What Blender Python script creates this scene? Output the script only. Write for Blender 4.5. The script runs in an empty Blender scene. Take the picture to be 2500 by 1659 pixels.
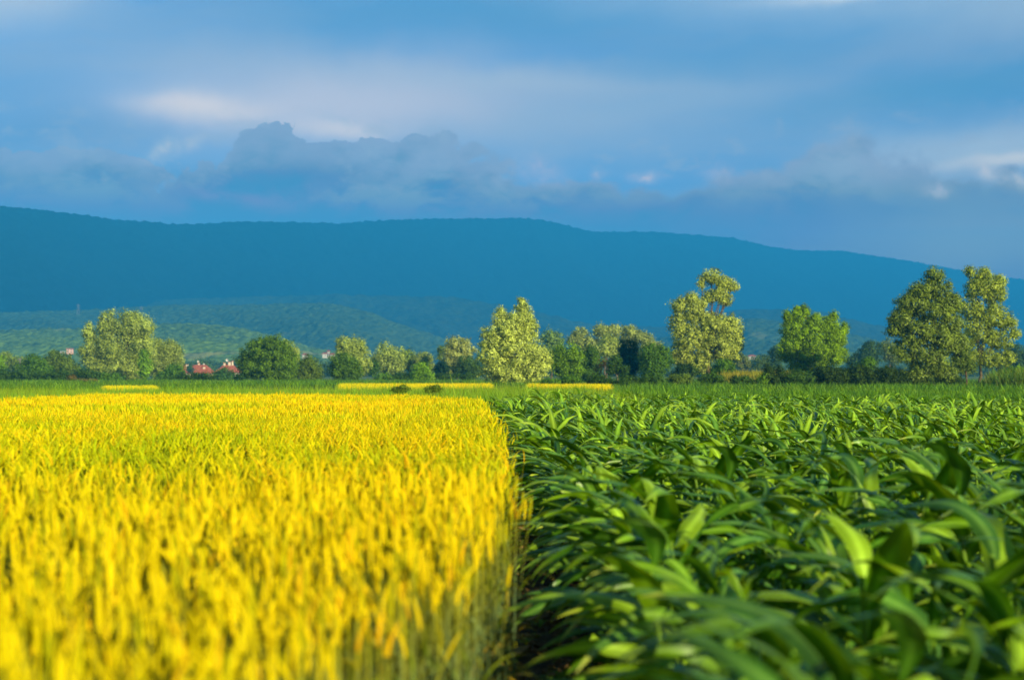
import bpy, math, random
import numpy as np
from mathutils import Vector, Matrix

sc = bpy.context.scene
COL = sc.collection
R = math.radians
random.seed(7)

# ------------------------------------------------------------------ camera
CAM_H = 1.45
F = 3472.0            # focal length in photo pixels (2500 wide)
HORIZON = 912.0
PITCH = math.atan((HORIZON - 829.5) / F)
cam_data = bpy.data.cameras.new("camera")
cam = bpy.data.objects.new("camera", cam_data)
COL.objects.link(cam)
cam.location = (0, 0, CAM_H)
cam.rotation_euler = (math.pi / 2 + PITCH, 0, 0)
cam_data.sensor_width = 36
cam_data.lens = 36 * F / 2500
cam_data.clip_start = 0.05
cam_data.clip_end = 30000
cam_data.dof.use_dof = True
cam_data.dof.focus_distance = 22
cam_data.dof.aperture_fstop = 2.3
sc.camera = cam

# ------------------------------------------------------------------ sun
SUN_EL, SUN_AZ = R(19), R(139)      # azimuth clockwise from +Y (the view direction)
to_sun = Vector((math.sin(SUN_AZ) * math.cos(SUN_EL), math.cos(SUN_AZ) * math.cos(SUN_EL), math.sin(SUN_EL)))
sl = bpy.data.lights.new("sun", 'SUN')
sl.energy = 5.0
sl.angle = R(0.5)
sl.color = (1.0, 0.92, 0.58)
so = bpy.data.objects.new("sun", sl)
so.rotation_euler = to_sun.to_track_quat('Z', 'Y').to_euler()
COL.objects.link(so)
vs = sc.view_settings
vs.view_transform = 'Standard'
vs.look = 'None'
vs.exposure = 1.1
vs.gamma = 1
sc.render.film_transparent = False
cy = sc.cycles
cy.max_bounces = 6
cy.diffuse_bounces = 3
cy.glossy_bounces = 2
cy.transmission_bounces = 3
cy.volume_bounces = 0
cy.transparent_max_bounces = 4
cy.caustics_reflective = False
cy.caustics_refractive = False
cy.sample_clamp_indirect = 4

# ------------------------------------------------------------------ node helpers
class NT:
    def __init__(s, tree):
        s.t = tree
    def new(s, typ, **kw):
        n = s.t.nodes.new(typ)
        for k, v in kw.items():
            setattr(n, k, v)
        return n
    def plug(s, sock, v):
        if isinstance(v, bpy.types.NodeSocket):
            s.t.links.new(v, sock)
        else:
            sock.default_value = v
    def m(s, op, a, b=None, c=None, clamp=False):
        n = s.new('ShaderNodeMath', operation=op)
        n.use_clamp = clamp
        s.plug(n.inputs[0], a)
        if b is not None: s.plug(n.inputs[1], b)
        if c is not None: s.plug(n.inputs[2], c)
        return n.outputs[0]
    def add(s, a, b): return s.m('ADD', a, b)
    def sub(s, a, b): return s.m('SUBTRACT', a, b)
    def mul(s, a, b): return s.m('MULTIPLY', a, b)
    def step(s, v, lo, hi, a=0.0, b=1.0):
        n = s.new('ShaderNodeMapRange')
        n.interpolation_type = 'SMOOTHSTEP'
        s.plug(n.inputs[0], v)
        for i, x in enumerate((lo, hi, a, b)): s.plug(n.inputs[i + 1], x)
        return n.outputs[0]
    def noise(s, vec, scale, detail=4, rough=0.5, dist=0.0, color=False):
        n = s.new('ShaderNodeTexNoise')
        s.plug(n.inputs['Vector'], vec)
        n.inputs['Scale'].default_value = scale
        n.inputs['Detail'].default_value = detail
        n.inputs['Roughness'].default_value = rough
        n.inputs['Distortion'].default_value = dist
        return n.outputs['Color' if color else 'Fac']
    def xyz(s, x, y, z=0.0):
        n = s.new('ShaderNodeCombineXYZ')
        for i, v in enumerate((x, y, z)): s.plug(n.inputs[i], v)
        return n.outputs[0]
    def mix(s, f, a, b, blend='MIX'):
        n = s.new('ShaderNodeMix', data_type='RGBA', blend_type=blend)
        s.plug(n.inputs[0], f)
        s.plug(n.inputs[6], rgba(a)); s.plug(n.inputs[7], rgba(b))
        return n.outputs[2]
    def ramp(s, f, pts, interp='LINEAR'):
        n = s.new('ShaderNodeValToRGB')
        cr = n.color_ramp
        cr.interpolation = interp
        while len(cr.elements) < len(pts): cr.elements.new(0.5)
        for e, (p, c) in zip(cr.elements, pts):
            e.position = p
            e.color = rgba(c)
        s.plug(n.inputs[0], f)
        return n.outputs[0]

def rgba(c):
    if isinstance(c, bpy.types.NodeSocket): return c
    if isinstance(c, (int, float)): return (c, c, c, 1)
    return tuple(c) if len(c) == 4 else (*c, 1)

def srgb(r, g, b):
    f = lambda v: (v / 255 / 12.92) if v / 255 <= 0.04045 else ((v / 255 + 0.055) / 1.055) ** 2.4
    return (f(r), f(g), f(b))

HAZE_D, HAZE_TOP, HAZE_FAR = 0.00024, 760.0, 7600.0
HAZE_J = (0.018, 0.155, 0.290)
# ------------------------------------------------------------------ sky (world)
world = bpy.data.worlds.new("World")
sc.world = world
world.use_nodes = True
nt = world.node_tree
nt.nodes.clear()
W = NT(nt)
tc = W.new('ShaderNodeTexCoord').outputs['Generated']
sep = W.new('ShaderNodeSeparateXYZ'); W.plug(sep.inputs[0], tc)
AZ = W.m('ARCTAN2', sep.outputs[0], sep.outputs[1])
EL = W.m('ARCSINE', sep.outputs[2])
sky = W.new('ShaderNodeTexSky', sky_type='NISHITA')
sky.sun_disc = False
sky.sun_elevation = SUN_EL
sky.sun_rotation = SUN_AZ
sky.air_density = 1.2
sky.ozone_density = 3.0
SKYK = 1 / (2 ** vs.exposure)        # cloud colours below are display values
def C(r, g, b): return tuple(v * SKYK for v in srgb(r, g - 1, b - 7))
nish = W.mix(1.0, sky.outputs[0], (0.035, 0.06, 0.10), 'MULTIPLY')
base = W.mix(0.82, nish, C(72, 148, 202))
def paz(px): return math.atan((px - 1250) / F)
def pel(py): return math.atan((HORIZON - py) / F)
P2 = W.xyz(AZ, EL)
# domain warp
wn = W.noise(P2, 9, 4, 0.55, color=True)
ws = W.new('ShaderNodeSeparateColor'); W.plug(ws.inputs[0], wn)
AZw = W.add(AZ, W.mul(W.sub(ws.outputs[0], 0.5), 0.07))
ELw = W.add(EL, W.mul(W.sub(ws.outputs[1], 0.5), 0.035))
def blob(px, py, rx, ry, rot=0, warp=True, soft=1.0):
    a = W.sub(AZw if warp else AZ, paz(px)); e = W.sub(ELw if warp else EL, pel(py))
    c, s_ = math.cos(R(rot)), math.sin(R(rot))
    u = W.add(W.mul(a, c * F / rx), W.mul(e, s_ * F / rx))
    v = W.sub(W.mul(e, c * F / ry), W.mul(a, s_ * F / ry))
    d = W.add(W.mul(u, u), W.mul(v, v))
    return W.m('POWER', math.e, W.mul(d, -1.0 * soft))
# broad streaks of high cloud, slightly tilted
sv = W.xyz(W.mul(AZw, 2.6), W.mul(W.sub(ELw, W.mul(AZ, 0.10)), 15.0), 1.7)
st = W.noise(sv, 1.5, 5, 0.5)
st2 = W.noise(W.xyz(W.mul(AZ, 5.5), W.mul(W.add(EL, W.mul(AZ, 0.07)), 34.0), 5.0), 1.1, 5, 0.55)
streak = W.step(W.add(W.mul(st, 0.75), W.mul(st2, 0.25)), 0.36, 0.66)
col = W.mix(W.mul(streak, 0.60), base, C(130, 170, 210))
col = W.mix(W.mul(blob(1180, 30, 560, 75), 0.75), col, C(84, 154, 206))
col = W.mix(W.mul(blob(1750, 150, 480, 60, 8), 0.5), col, C(82, 156, 210))
col = W.mix(W.mul(blob(2300, 250, 420, 55, 4), 0.6), col, C(78, 155, 205))
col = W.mix(W.mul(blob(20, 0, 260, 95, 10), 0.8), col, C(176, 198, 222))
col = W.mix(W.mul(blob(1950, -5, 700, 75, -3), 0.45), col, C(160, 196, 228))
col = W.mix(W.mul(blob(2080, 0, 170, 16), 0.6), col, C(205, 222, 238))
col = W.mix(W.mul(blob(2480, 60, 330, 90, -10), 0.45), col, C(158, 192, 222))
col = W.mix(W.mul(blob(1560, 310, 620, 120), 0.5), col, C(128, 172, 212))
col = W.mix(W.mul(blob(60, 280, 300, 95), 0.55), col, C(112, 160, 206))
col = W.mix(W.mul(blob(330, 350, 200, 60), 0.5), col, C(118, 162, 206))
# the pale luminous bank left of centre
col = W.mix(W.mul(blob(880, 225, 620, 105, -4), 0.85), col, C(156, 182, 214))
col = W.mix(W.mul(blob(780, 262, 400, 80, 4), 0.9), col, C(176, 192, 220))
col = W.mix(W.mul(blob(500, 285, 130, 32, 0), 0.8), col, C(208, 210, 222))
col = W.mix(W.mul(blob(800, 328, 120, 26, 0), 0.85), col, C(192, 202, 222))
col = W.mix(W.mul(blob(1250, 195, 420, 26, -3), 0.5), col, C(158, 186, 216))
col = W.mix(W.mul(blob(1550, 260, 420, 34, 7), 0.5), col, C(136, 176, 214))
col = W.mix(W.mul(blob(2400, 390, 300, 62, 6), 0.8), col, C(158, 190, 220))
col = W.mix(W.mul(blob(2480, 425, 170, 16, 4), 0.8), col, C(190, 206, 224))
# cumulus bank: a height profile along the horizon with billows
t = W.m('MULTIPLY_ADD', AZ, 1 / 0.8, 0.5)
def pt(px, py): return (paz(px) / 0.8 + 0.5, pel(py) / 0.3)
prof = W.ramp(t, [(0.0, 0.5), pt(-200, 400), pt(80, 385), pt(300, 375), pt(385, 430), pt(520, 400), pt(590, 320), pt(700, 330), pt(790, 365),
                  pt(900, 325), pt(1020, 322), pt(1180, 390), pt(1400, 420), pt(1650, 430), pt(1880, 400), pt(2060, 312), pt(2180, 390),
                  pt(2340, 440), pt(2700, 450), (1.0, 0.5)][:32], 'EASE')
bn = W.noise(W.xyz(AZ, W.mul(EL, 1.25), 3.1), 22, 6, 0.58)
bn2 = W.noise(W.xyz(AZ, W.mul(EL, 1.3), 8.1), 75, 4, 0.55)
vo = W.new('ShaderNodeTexVoronoi', feature='SMOOTH_F1'); W.plug(vo.inputs['Vector'], W.xyz(AZw, W.mul(ELw, 1.2), 0)); vo.inputs['Scale'].default_value = 42
vo.inputs['Smoothness'].default_value = 0.35
bill = W.add(W.mul(W.sub(bn, 0.5), 0.060), W.add(W.mul(W.sub(bn2, 0.5), 0.020), W.mul(W.sub(0.45, vo.outputs['Distance']), 0.022)))
f = W.sub(W.add(W.mul(prof, 0.3), bill), EL)
sharp = W.add(0.0012, W.mul(W.step(AZ, paz(1050), paz(1350)), 0.012))
cum = W.step(f, 0.0, sharp)
body = W.noise(W.xyz(AZw, W.mul(ELw, 1.9), 0.4), 17, 6, 0.62)
ccol = W.mix(W.step(body, 0.40, 0.60), C(72, 140, 186), C(122, 166, 204))
ccol = W.mix(W.mul(W.step(f, 0.045, 0.0), 0.80), ccol, C(130, 165, 205))
ccol = W.mix(W.mul(W.step(EL, pel(400), pel(560)), 0.78), ccol, C(76, 142, 186))
col = W.mix(W.mul(cum, W.step(EL, pel(180), pel(300), 0.0, 0.94)), col, ccol)
# dark and light patches, bright puffs
col = W.mix(W.mul(blob(650, 455, 300, 34, 3), 0.65), col, C(66, 134, 186))
col = W.mix(W.mul(blob(130, 360, 260, 50, 3), 0.4), col, C(88, 148, 200))
col = W.mix(W.mul(blob(1900, 555, 420, 45), 0.5), col, C(78, 144, 196))
col = W.mix(W.mul(blob(2080, 400, 85, 95), 0.5), col, C(140, 176, 212))
pn = W.step(W.noise(W.xyz(AZ, EL, 2.2), 60, 5, 0.6), 0.40, 0.62)
wisp = W.step(W.noise(W.xyz(W.mul(AZw, 1.0), W.mul(ELw, 1.7), 6.6), 34, 6, 0.62), 0.50, 0.68)
col = W.mix(W.mul(W.mul(wisp, W.step(EL, pel(520), pel(420))), W.step(EL, pel(240), pel(330), 0.0, 0.40)), col, C(140, 174, 208))
for (bx, by, rx, ry, rot, s_, k) in ((430, 385, 70, 15, 24, 0.6, (166, 188, 212)), (1565, 430, 30, 16, 0, 0.6, (176, 188, 214)), (1472, 428, 22, 12, 0, 0.5, (156, 178, 210)),
                                     (1325, 410, 48, 32, -30, 0.7, (156, 178, 214)), (1740, 440, 60, 22, 0, 0.55, (148, 176, 214)), (2290, 490, 34, 17, 0, 0.7, (170, 190, 218)),
                                     (2480, 478, 40, 18, -20, 0.6, (176, 196, 218)), (2400, 450, 40, 16, -30, 0.7, (174, 194, 220)), (220, 380, 90, 26, 0, 0.4, (128, 166, 206)),
                                     (560, 490, 130, 14, -4, 0.5, (108, 146, 194)), (1000, 380, 110, 45, 0, 0.35, (130, 168, 208))):
    col = W.mix(W.m('MULTIPLY', W.mul(blob(bx, by, rx, ry, rot), s_ * 1.5), W.add(0.35, W.mul(pn, 0.65)), clamp=True), col, C(*k))
# darker, even air right over the ridge
col = W.mix(W.mul(W.step(EL, pel(470), pel(600)), W.step(AZ, 0.3, -0.1, 0.35, 0.75)), col, W.mix(W.step(AZ, 0.05, 0.33), C(64, 134, 183), C(84, 149, 194)))
col = W.mix(W.mul(blob(2420, 600, 420, 95), 0.85), col, C(112, 164, 197))
# below the horizon: the dim ground side
col = W.mix(W.step(EL, -0.01, -0.15), col, (0.05, 0.09, 0.08))
# the haze in front of the sky (see the haze box at the end): the sky beyond it shows through brighter
path = W.m('MINIMUM', HAZE_FAR, W.m('DIVIDE', HAZE_TOP, W.m('MAXIMUM', EL, 0.02)))
Tr = W.m('POWER', math.e, W.mul(path, -HAZE_D))
hz_in = W.mix(W.sub(1.0, Tr), (0, 0, 0), HAZE_J)
col = W.mix(1.0, col, hz_in, 'SUBTRACT')
col = W.mix(1.0, col, W.xyz(Tr, Tr, Tr), 'DIVIDE')
col = W.mix(1.0, col, (0.03, 0.06, 0.09), 'LIGHTEN')
bg = W.new('ShaderNodeBackground')
W.plug(bg.inputs[0], col)
bg.inputs[1].default_value = 1.0
out = W.new('ShaderNodeOutputWorld')
nt.links.new(bg.outputs[0], out.inputs[0])
world.cycles.sampling_method = 'MANUAL'
world.cycles.sample_map_resolution = 512

# ------------------------------------------------------------------ materials
def mat(name):
    m = bpy.data.materials.new(name)
    m.use_nodes = True
    m.node_tree.nodes.clear()
    return m, NT(m.node_tree)

def finish(m, n, shader):
    o = n.new('ShaderNodeOutputMaterial')
    n.t.links.new(shader, o.inputs[0])
    return m

def principled(n, color, rough=0.7, spec=0.3, normal=None):
    p = n.new('ShaderNodeBsdfPrincipled')
    n.plug(p.inputs['Base Color'], rgba(color))
    n.plug(p.inputs['Roughness'], rough)
    p.inputs['Specular IOR Level'].default_value = spec
    if normal is not None: n.plug(p.inputs['Normal'], normal)
    return p.outputs[0]

def bump(n, h, strength, dist):
    b = n.new('ShaderNodeBump')
    b.inputs['Strength'].default_value = strength
    b.inputs['Distance'].default_value = dist
    n.plug(b.inputs['Height'], h)
    return b.outputs[0]

def leaf_mat(name, trans=0.35, rough=0.5, spec=0.3, tint=(1.5, 1.5, 0.6), nscale=None, under=None):
    m, n = mat(name)
    a = n.new('ShaderNodeAttribute'); a.attribute_name = 'Col'
    c = a.outputs['Color']
    if nscale:
        g = n.new('ShaderNodeNewGeometry')
        nz = n.noise(g.outputs['Position'], nscale, 3, 0.6)
        c = n.mix(1.0, c, n.ramp(nz, [(0.3, 0.72), (0.7, 1.25)]), 'MULTIPLY')
    if under:
        g2 = n.new('ShaderNodeNewGeometry')
        c = n.mix(n.mul(g2.outputs['Backfacing'], 0.55), c, n.mix(1.0, c, under, 'MULTIPLY'))
    p = principled(n, c, rough, spec)
    tr = n.new('ShaderNodeBsdfTranslucent')
    n.plug(tr.inputs[0], n.mix(1.0, c, tint, 'MULTIPLY'))
    mx = n.new('ShaderNodeMixShader')
    mx.inputs[0].default_value = trans
    n.t.links.new(p, mx.inputs[1]); n.t.links.new(tr.outputs[0], mx.inputs[2])
    return finish(m, n, mx.outputs[0])

M_LEAF = leaf_mat('tree foliage', 0.30, 0.6, 0.12)
M_SILVER = leaf_mat('silvery willow foliage', 0.28, 0.5, 0.25, (1.3, 1.3, 0.7))
M_WHEAT = leaf_mat('ripening wheat', 0.22, 0.65, 0.08, (1.3, 1.15, 0.3))
M_CORN = leaf_mat('corn leaf', 0.32, 0.38, 0.28, (1.9, 1.6, 0.3), 6.0, (2.0, 1.7, 3.0))
M_GRASS = leaf_mat('weeds and grass', 0.3, 0.6, 0.12)

def bark_mat():
    m, n = mat('bark')
    g = n.new('ShaderNodeNewGeometry')
    nz = n.noise(g.outputs['Position'], 6, 4, 0.6)
    c = n.ramp(nz, [(0.3, (0.05, 0.035, 0.02)), (0.7, (0.16, 0.11, 0.06))])
    return finish(m, n, principled(n, c, 0.85, 0.1, bump(n, nz, 0.6, 0.05)))
M_BARK = bark_mat()
def pale_bark_mat():
    m, n = mat('pale bark')
    g = n.new('ShaderNodeNewGeometry')
    nz = n.noise(g.outputs['Position'], 6, 4, 0.6)
    c = n.ramp(nz, [(0.3, (0.16, 0.12, 0.07)), (0.7, (0.34, 0.27, 0.16))])
    return finish(m, n, principled(n, c, 0.85, 0.1))
M_PALEBARK = pale_bark_mat()

def plain_mat(name, c, rough=0.8, spec=0.2, nscale=0.5, var=0.2, c2=None):
    m, n = mat(name)
    g = n.new('ShaderNodeNewGeometry')
    nz = n.noise(g.outputs['Position'], nscale, 5, 0.6)
    c2 = c2 or tuple(v * (1 + var) for v in c)
    c1 = tuple(v * (1 - var) for v in c)
    cc = n.ramp(nz, [(0.3, c1), (0.7, c2)])
    return finish(m, n, principled(n, cc, rough, spec))

def soil_ground():
    m, n = mat('field soil and rough grass')
    g = n.new('ShaderNodeNewGeometry')
    pos = g.outputs['Position']
    s_ = n.new('ShaderNodeSeparateXYZ'); n.plug(s_.inputs[0], pos)
    nz = n.noise(pos, 5, 6, 0.65)
    n2 = n.noise(pos, 40, 4, 0.6)
    soil = n.ramp(nz, [(0.3, (0.020, 0.013, 0.007)), (0.7, (0.075, 0.045, 0.020))])
    soil = n.mix(n.step(n2, 0.55, 0.75), soil, (0.14, 0.085, 0.035))
    n3 = n.noise(pos, 0.12, 5, 0.6)
    n4 = n.noise(pos, 0.012, 3, 0.5)
    gr = n.ramp(n3, [(0.3, (0.035, 0.075, 0.012)), (0.7, (0.11, 0.17, 0.025))])
    gr = n.mix(n.step(n4, 0.5, 0.62), gr, (0.25, 0.21, 0.04))
    c = n.mix(n.step(n.add(s_.outputs[1], n.mul(n3, 6.0)), 56, 60), soil, gr)
    h = n.add(n.mul(nz, 1.0), n.mul(n2, 0.35))
    return finish(m, n, principled(n, c, 0.9, 0.12, bump(n, h, 0.9, 0.06)))
M_GROUND = soil_ground()

def forest_mat(name, dark, light, cell, meadow=None, mlow=0.6, bmp=0.55):
    m, n = mat(name)
    g = n.new('ShaderNodeNewGeometry')
    pos = g.outputs['Position']
    v = n.new('ShaderNodeTexVoronoi'); n.plug(v.inputs['Vector'], pos); v.inputs['Scale'].default_value = 1.0 / cell
    big = n.noise(pos, 0.004, 5, 0.6)
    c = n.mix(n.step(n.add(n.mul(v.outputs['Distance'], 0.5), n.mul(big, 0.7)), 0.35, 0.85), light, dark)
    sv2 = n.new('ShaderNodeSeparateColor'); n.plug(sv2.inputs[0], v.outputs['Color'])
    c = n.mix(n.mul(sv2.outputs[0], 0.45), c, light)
    if meadow:
        mn = n.noise(pos, 0.0075, 4, 0.5, 0.6)
        sp = n.new('ShaderNodeSeparateXYZ'); n.plug(sp.inputs[0], pos)
        low = n.step(sp.outputs[2], 85, 20)
        c = n.mix(n.mul(n.step(mn, mlow, mlow + 0.04), low), c, meadow)
    h = n.sub(1.0, v.outputs['Distance'])
    return finish(m, n, principled(n, c, 0.9, 0.05, bump(n, h, bmp, cell * 0.5)))

# ------------------------------------------------------------------ mesh helpers
def tag(o, label=None, cat=None, group=None, kind=None):
    if label: o['label'] = label
    if cat: o['category'] = cat
    if group: o['group'] = group
    if kind: o['kind'] = kind
    return o

def empty(name, loc):
    o = bpy.data.objects.new(name, None)
    o.empty_display_size = 0.2
    o.location = loc
    COL.objects.link(o)
    return o

def np_mesh(name, V, Q, colors=None, material=None, smooth=False):
    V = np.asarray(V, dtype=np.float32).reshape(-1, 3)
    Q = np.asarray(Q, dtype=np.int32)
    me = bpy.data.meshes.new(name)
    k = Q.shape[1]
    me.vertices.add(len(V)); me.vertices.foreach_set('co', V.ravel())
    me.loops.add(Q.size); me.loops.foreach_set('vertex_index', Q.ravel())
    me.polygons.add(len(Q))
    me.polygons.foreach_set('loop_start', np.arange(0, Q.size, k, dtype=np.int32))
    me.polygons.foreach_set('use_smooth', np.full(len(Q), smooth, dtype=bool))
    if material: me.materials.append(material)
    if colors is not None:
        ca = me.color_attributes.new('Col', 'FLOAT_COLOR', 'POINT')
        cc = np.ones((len(V), 4), dtype=np.float32); cc[:, :3] = colors
        ca.data.foreach_set('color', cc.ravel())
    me.update(calc_edges=True)
    return me

def link(name, me, parent=None):
    o = bpy.data.objects.new(name, me)
    COL.objects.link(o)
    if parent is not None: o.parent = parent
    return o

def join_parts(parts):
    """parts: list of (V, Q, C) with quads -> one"""
    Vs, Qs, Cs, off = [], [], [], 0
    for V, Q, Cc in parts:
        V = np.asarray(V, float).reshape(-1, 3)
        Vs.append(V); Qs.append(np.asarray(Q) + off)
        Cc = np.asarray(Cc, float)
        if Cc.ndim == 1: Cc = np.tile(Cc, (len(V), 1))
        Cs.append(Cc); off += len(V)
    return np.concatenate(Vs), np.concatenate(Qs), np.concatenate(Cs)

def scatter(template, pos, rot, scale, tint=None):
    """template (V,Q,C); pos (N,3); rot (N,3,3); scale (N,) or (N,3); tint (N,3) multiplies the colour"""
    V, Q, Cc = template
    N = len(pos)
    sc_ = np.asarray(scale, float)
    if sc_.ndim == 1: sc_ = np.repeat(sc_[:, None], 3, 1)
    Vn = V[None] * sc_[:, None, :]
    Vn = np.einsum('nij,nkj->nki', rot, Vn) + pos[:, None, :]
    Qn = Q[None] + (np.arange(N) * len(V))[:, None, None]
    Cn = np.repeat(Cc[None], N, 0)
    if tint is not None: Cn = Cn * tint[:, None, :]
    return Vn.reshape(-1, 3), Qn.reshape(-1, Q.shape[1]), Cn.reshape(-1, 3)

def rotm(yaw, lean=None, laz=None):
    """yaw, then lean by `lean` rad towards azimuth laz"""
    c, s_ = np.cos(yaw), np.sin(yaw); z = np.zeros_like(c); o = np.ones_like(c)
    Rz = np.stack([np.stack([c, -s_, z], -1), np.stack([s_, c, z], -1), np.stack([z, z, o], -1)], -2)
    if lean is None: return Rz
    ax = -np.sin(laz); ay = np.cos(laz)
    cl, sl_ = np.cos(lean), np.sin(lean); t_ = 1 - cl
    Rl = np.stack([np.stack([t_ * ax * ax + cl, t_ * ax * ay, sl_ * ay], -1),
                   np.stack([t_ * ax * ay, t_ * ay * ay + cl, -sl_ * ax], -1),
                   np.stack([-sl_ * ay, sl_ * ax, cl], -1)], -2)
    return Rl @ Rz

def tube(pts, radii, sides=6, color=(0.1, 0.08, 0.05)):
    pts = [Vector(p) for p in pts]
    V, Q = [], []
    for i, p in enumerate(pts):
        d = (pts[min(i + 1, len(pts) - 1)] - pts[max(i - 1, 0)]).normalized()
        a = d.cross(Vector((0, 1, 0.01)))
        if a.length < 0.1: a = d.cross(Vector((1, 0, 0)))
        a.normalize(); b = d.cross(a)
        for k in range(sides):
            t_ = 2 * math.pi * k / sides
            V.append(p + (a * math.cos(t_) + b * math.sin(t_)) * radii[i])
    for i in range(len(pts) - 1):
        for k in range(sides):
            k2 = (k + 1) % sides
            Q.append((i * sides + k, i * sides + k2, (i + 1) * sides + k2, (i + 1) * sides + k))
    return np.array(V), np.array(Q), np.array(color, float)

CP, SP = math.cos(PITCH), math.sin(PITCH)
def P(px, py, d):
    """world point seen at photo pixel (px,py) at distance y = d"""
    x, z = (px - 1250) / F, (829.5 - py) / F
    dy = CP - z * SP; dz = SP + z * CP
    k = d / dy
    return Vector((x * k, d, CAM_H + dz * k))

# value noise in numpy for terrain / height variation
def vnoise(x, y, seed=0):
    xi = np.floor(x).astype(np.int64); yi = np.floor(y).astype(np.int64)
    xf = x - xi; yf = y - yi
    def h(a, b):
        n = (a * 374761393 + b * 668265263 + seed * 1442695041) & 0x7fffffff
        n = ((n ^ (n >> 13)) * 1274126177) & 0x7fffffff
        return ((n ^ (n >> 16)) & 0xffff) / 65535.0
    u = xf * xf * (3 - 2 * xf); v = yf * yf * (3 - 2 * yf)
    return (h(xi, yi) * (1 - u) + h(xi + 1, yi) * u) * (1 - v) + (h(xi, yi + 1) * (1 - u) + h(xi + 1, yi + 1) * u) * v
def fbm(x, y, seed=0, oct=5, ridged=False):
    a, s_, t_ = 0.5, 0.0, 0.0
    for i in range(oct):
        n = vnoise(x, y, seed + i)
        if ridged: n = 1 - abs(2 * n - 1)
        s_ = s_ + a * n; t_ += a
        x, y, a = x * 2.03 + 3.1, y * 2.03 + 1.7, a * 0.5
    return s_ / t_

# ------------------------------------------------------------------ ground
def grid_mesh(name, xs, ys, zf, material, smooth=True):
    X, Y = np.meshgrid(xs, ys)
    Z = zf(X, Y)
    V = np.stack([X, Y, Z], -1).reshape(-1, 3)
    nx, ny = len(xs), len(ys)
    i = np.arange(ny - 1)[:, None] * nx + np.arange(nx - 1)[None]
    Q = np.stack([i, i + 1, i + nx + 1, i + nx], -1).reshape(-1, 4)
    return np_mesh(name, V, Q, None, material, smooth)

def ground_z(X, Y):
    near = np.clip((14 - np.abs(Y - 6)) / 4, 0, 1) * np.clip((5 - np.abs(X)) / 2, 0, 1)
    z = (fbm(X * 9, Y * 9, 3, 4) - 0.5) * 0.07 * near
    furrow = 0.02 * np.sin(X * 2 * math.pi / 0.7) * near
    return z + furrow

xs = np.unique(np.concatenate([-np.geomspace(4, 7000, 46)[::-1], np.arange(-4, 4.01, 0.045), np.geomspace(4, 7000, 46)]))
ys = np.unique(np.concatenate([-np.geomspace(1, 500, 12)[::-1], np.arange(-1, 16, 0.07), np.geomspace(16, 7500, 60)]))
g_ = link('ground', grid_mesh('ground', xs, ys, ground_z, M_GROUND))
tag(g_, kind='structure')

# ------------------------------------------------------------------ hills and mountain
def terrain(name, crest, r0, rc, r1, material, na, nr, spur, tree, seed, spur_scale=0.004, lean=0.35, recede=None):
    """crest: list of (px, py) skyline; r0 foot, rc crest distance, r1 far foot"""
    cx = np.array([paz(p[0]) for p in crest]); ce = np.array([(HORIZON - p[1]) / F for p in crest])
    az = np.linspace(cx[0], cx[-1], na)
    e = np.interp(az, cx, ce)
    k = np.ones(9) / 9
    e = np.convolve(np.pad(e, 4, 'edge'), k, 'valid')
    u = np.linspace(0, 1, nr)
    A, U = np.meshgrid(az, u)
    uc = 0.72
    Rr = np.where(U < uc, r0 + (rc - r0) * U / uc, rc + (r1 - rc) * (U - uc) / (1 - uc))
    if recede: Rr = Rr * np.interp(A, (-0.36, 0.36), recede)
    X = np.tan(A) * Rr; Y = Rr
    rc = rc * (np.interp(A, (-0.36, 0.36), recede) if recede else 1.0)
    H = (CAM_H + np.interp(A, cx, np.interp(cx, az, e)) * rc)
    t_ = np.clip(U / uc, 0, 1)
    up = t_ ** 1.25
    dn = np.clip((1 - U) / (1 - uc), 0, 1) ** 1.2
    S = np.where(U < uc, up, dn)
    sp = fbm((X + Y * lean) * spur_scale, Y * spur_scale * 0.45, seed, 5, True)
    Z = H * S
    mid = np.sin(np.clip(U / uc, 0, 1) * math.pi) ** 0.8
    Z = Z + (sp - 0.55) * spur * mid * np.clip(H / 60, 0.05, 1)
    Z += (fbm(X / tree, Y / tree, seed + 9, 3) - 0.5) * tree * 0.8 * np.clip(S * 6, 0, 1) * np.clip(H / 20, 0, 1)
    Z = np.where(H < 3, Z * 0.5, Z)
    Z[0, :] = -1.5; Z[-1, :] = -1.5
    V = np.stack([X, Y, Z], -1).reshape(-1, 3)
    i = np.arange(nr - 1)[:, None] * na + np.arange(na - 1)[None]
    Q = np.stack([i, i + 1, i + na + 1, i + na], -1).reshape(-1, 4)
    return tag(link(name, np_mesh(name, V, Q, None, material, True)), kind='structure')

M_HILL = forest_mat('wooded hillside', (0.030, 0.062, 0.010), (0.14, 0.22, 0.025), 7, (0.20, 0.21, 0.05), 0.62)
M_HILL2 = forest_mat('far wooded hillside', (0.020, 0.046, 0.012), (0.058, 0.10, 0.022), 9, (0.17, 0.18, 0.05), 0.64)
M_HILL3 = forest_mat('dim far wooded hillside', (0.010, 0.026, 0.012), (0.030, 0.052, 0.020), 12, bmp=0.3)
M_MTN = forest_mat('mountain forest', (0.002, 0.009, 0.008), (0.004, 0.014, 0.012), 30, bmp=0.1)  # near-black forest colour also stands in for a cloud shadow on the mountain

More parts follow.
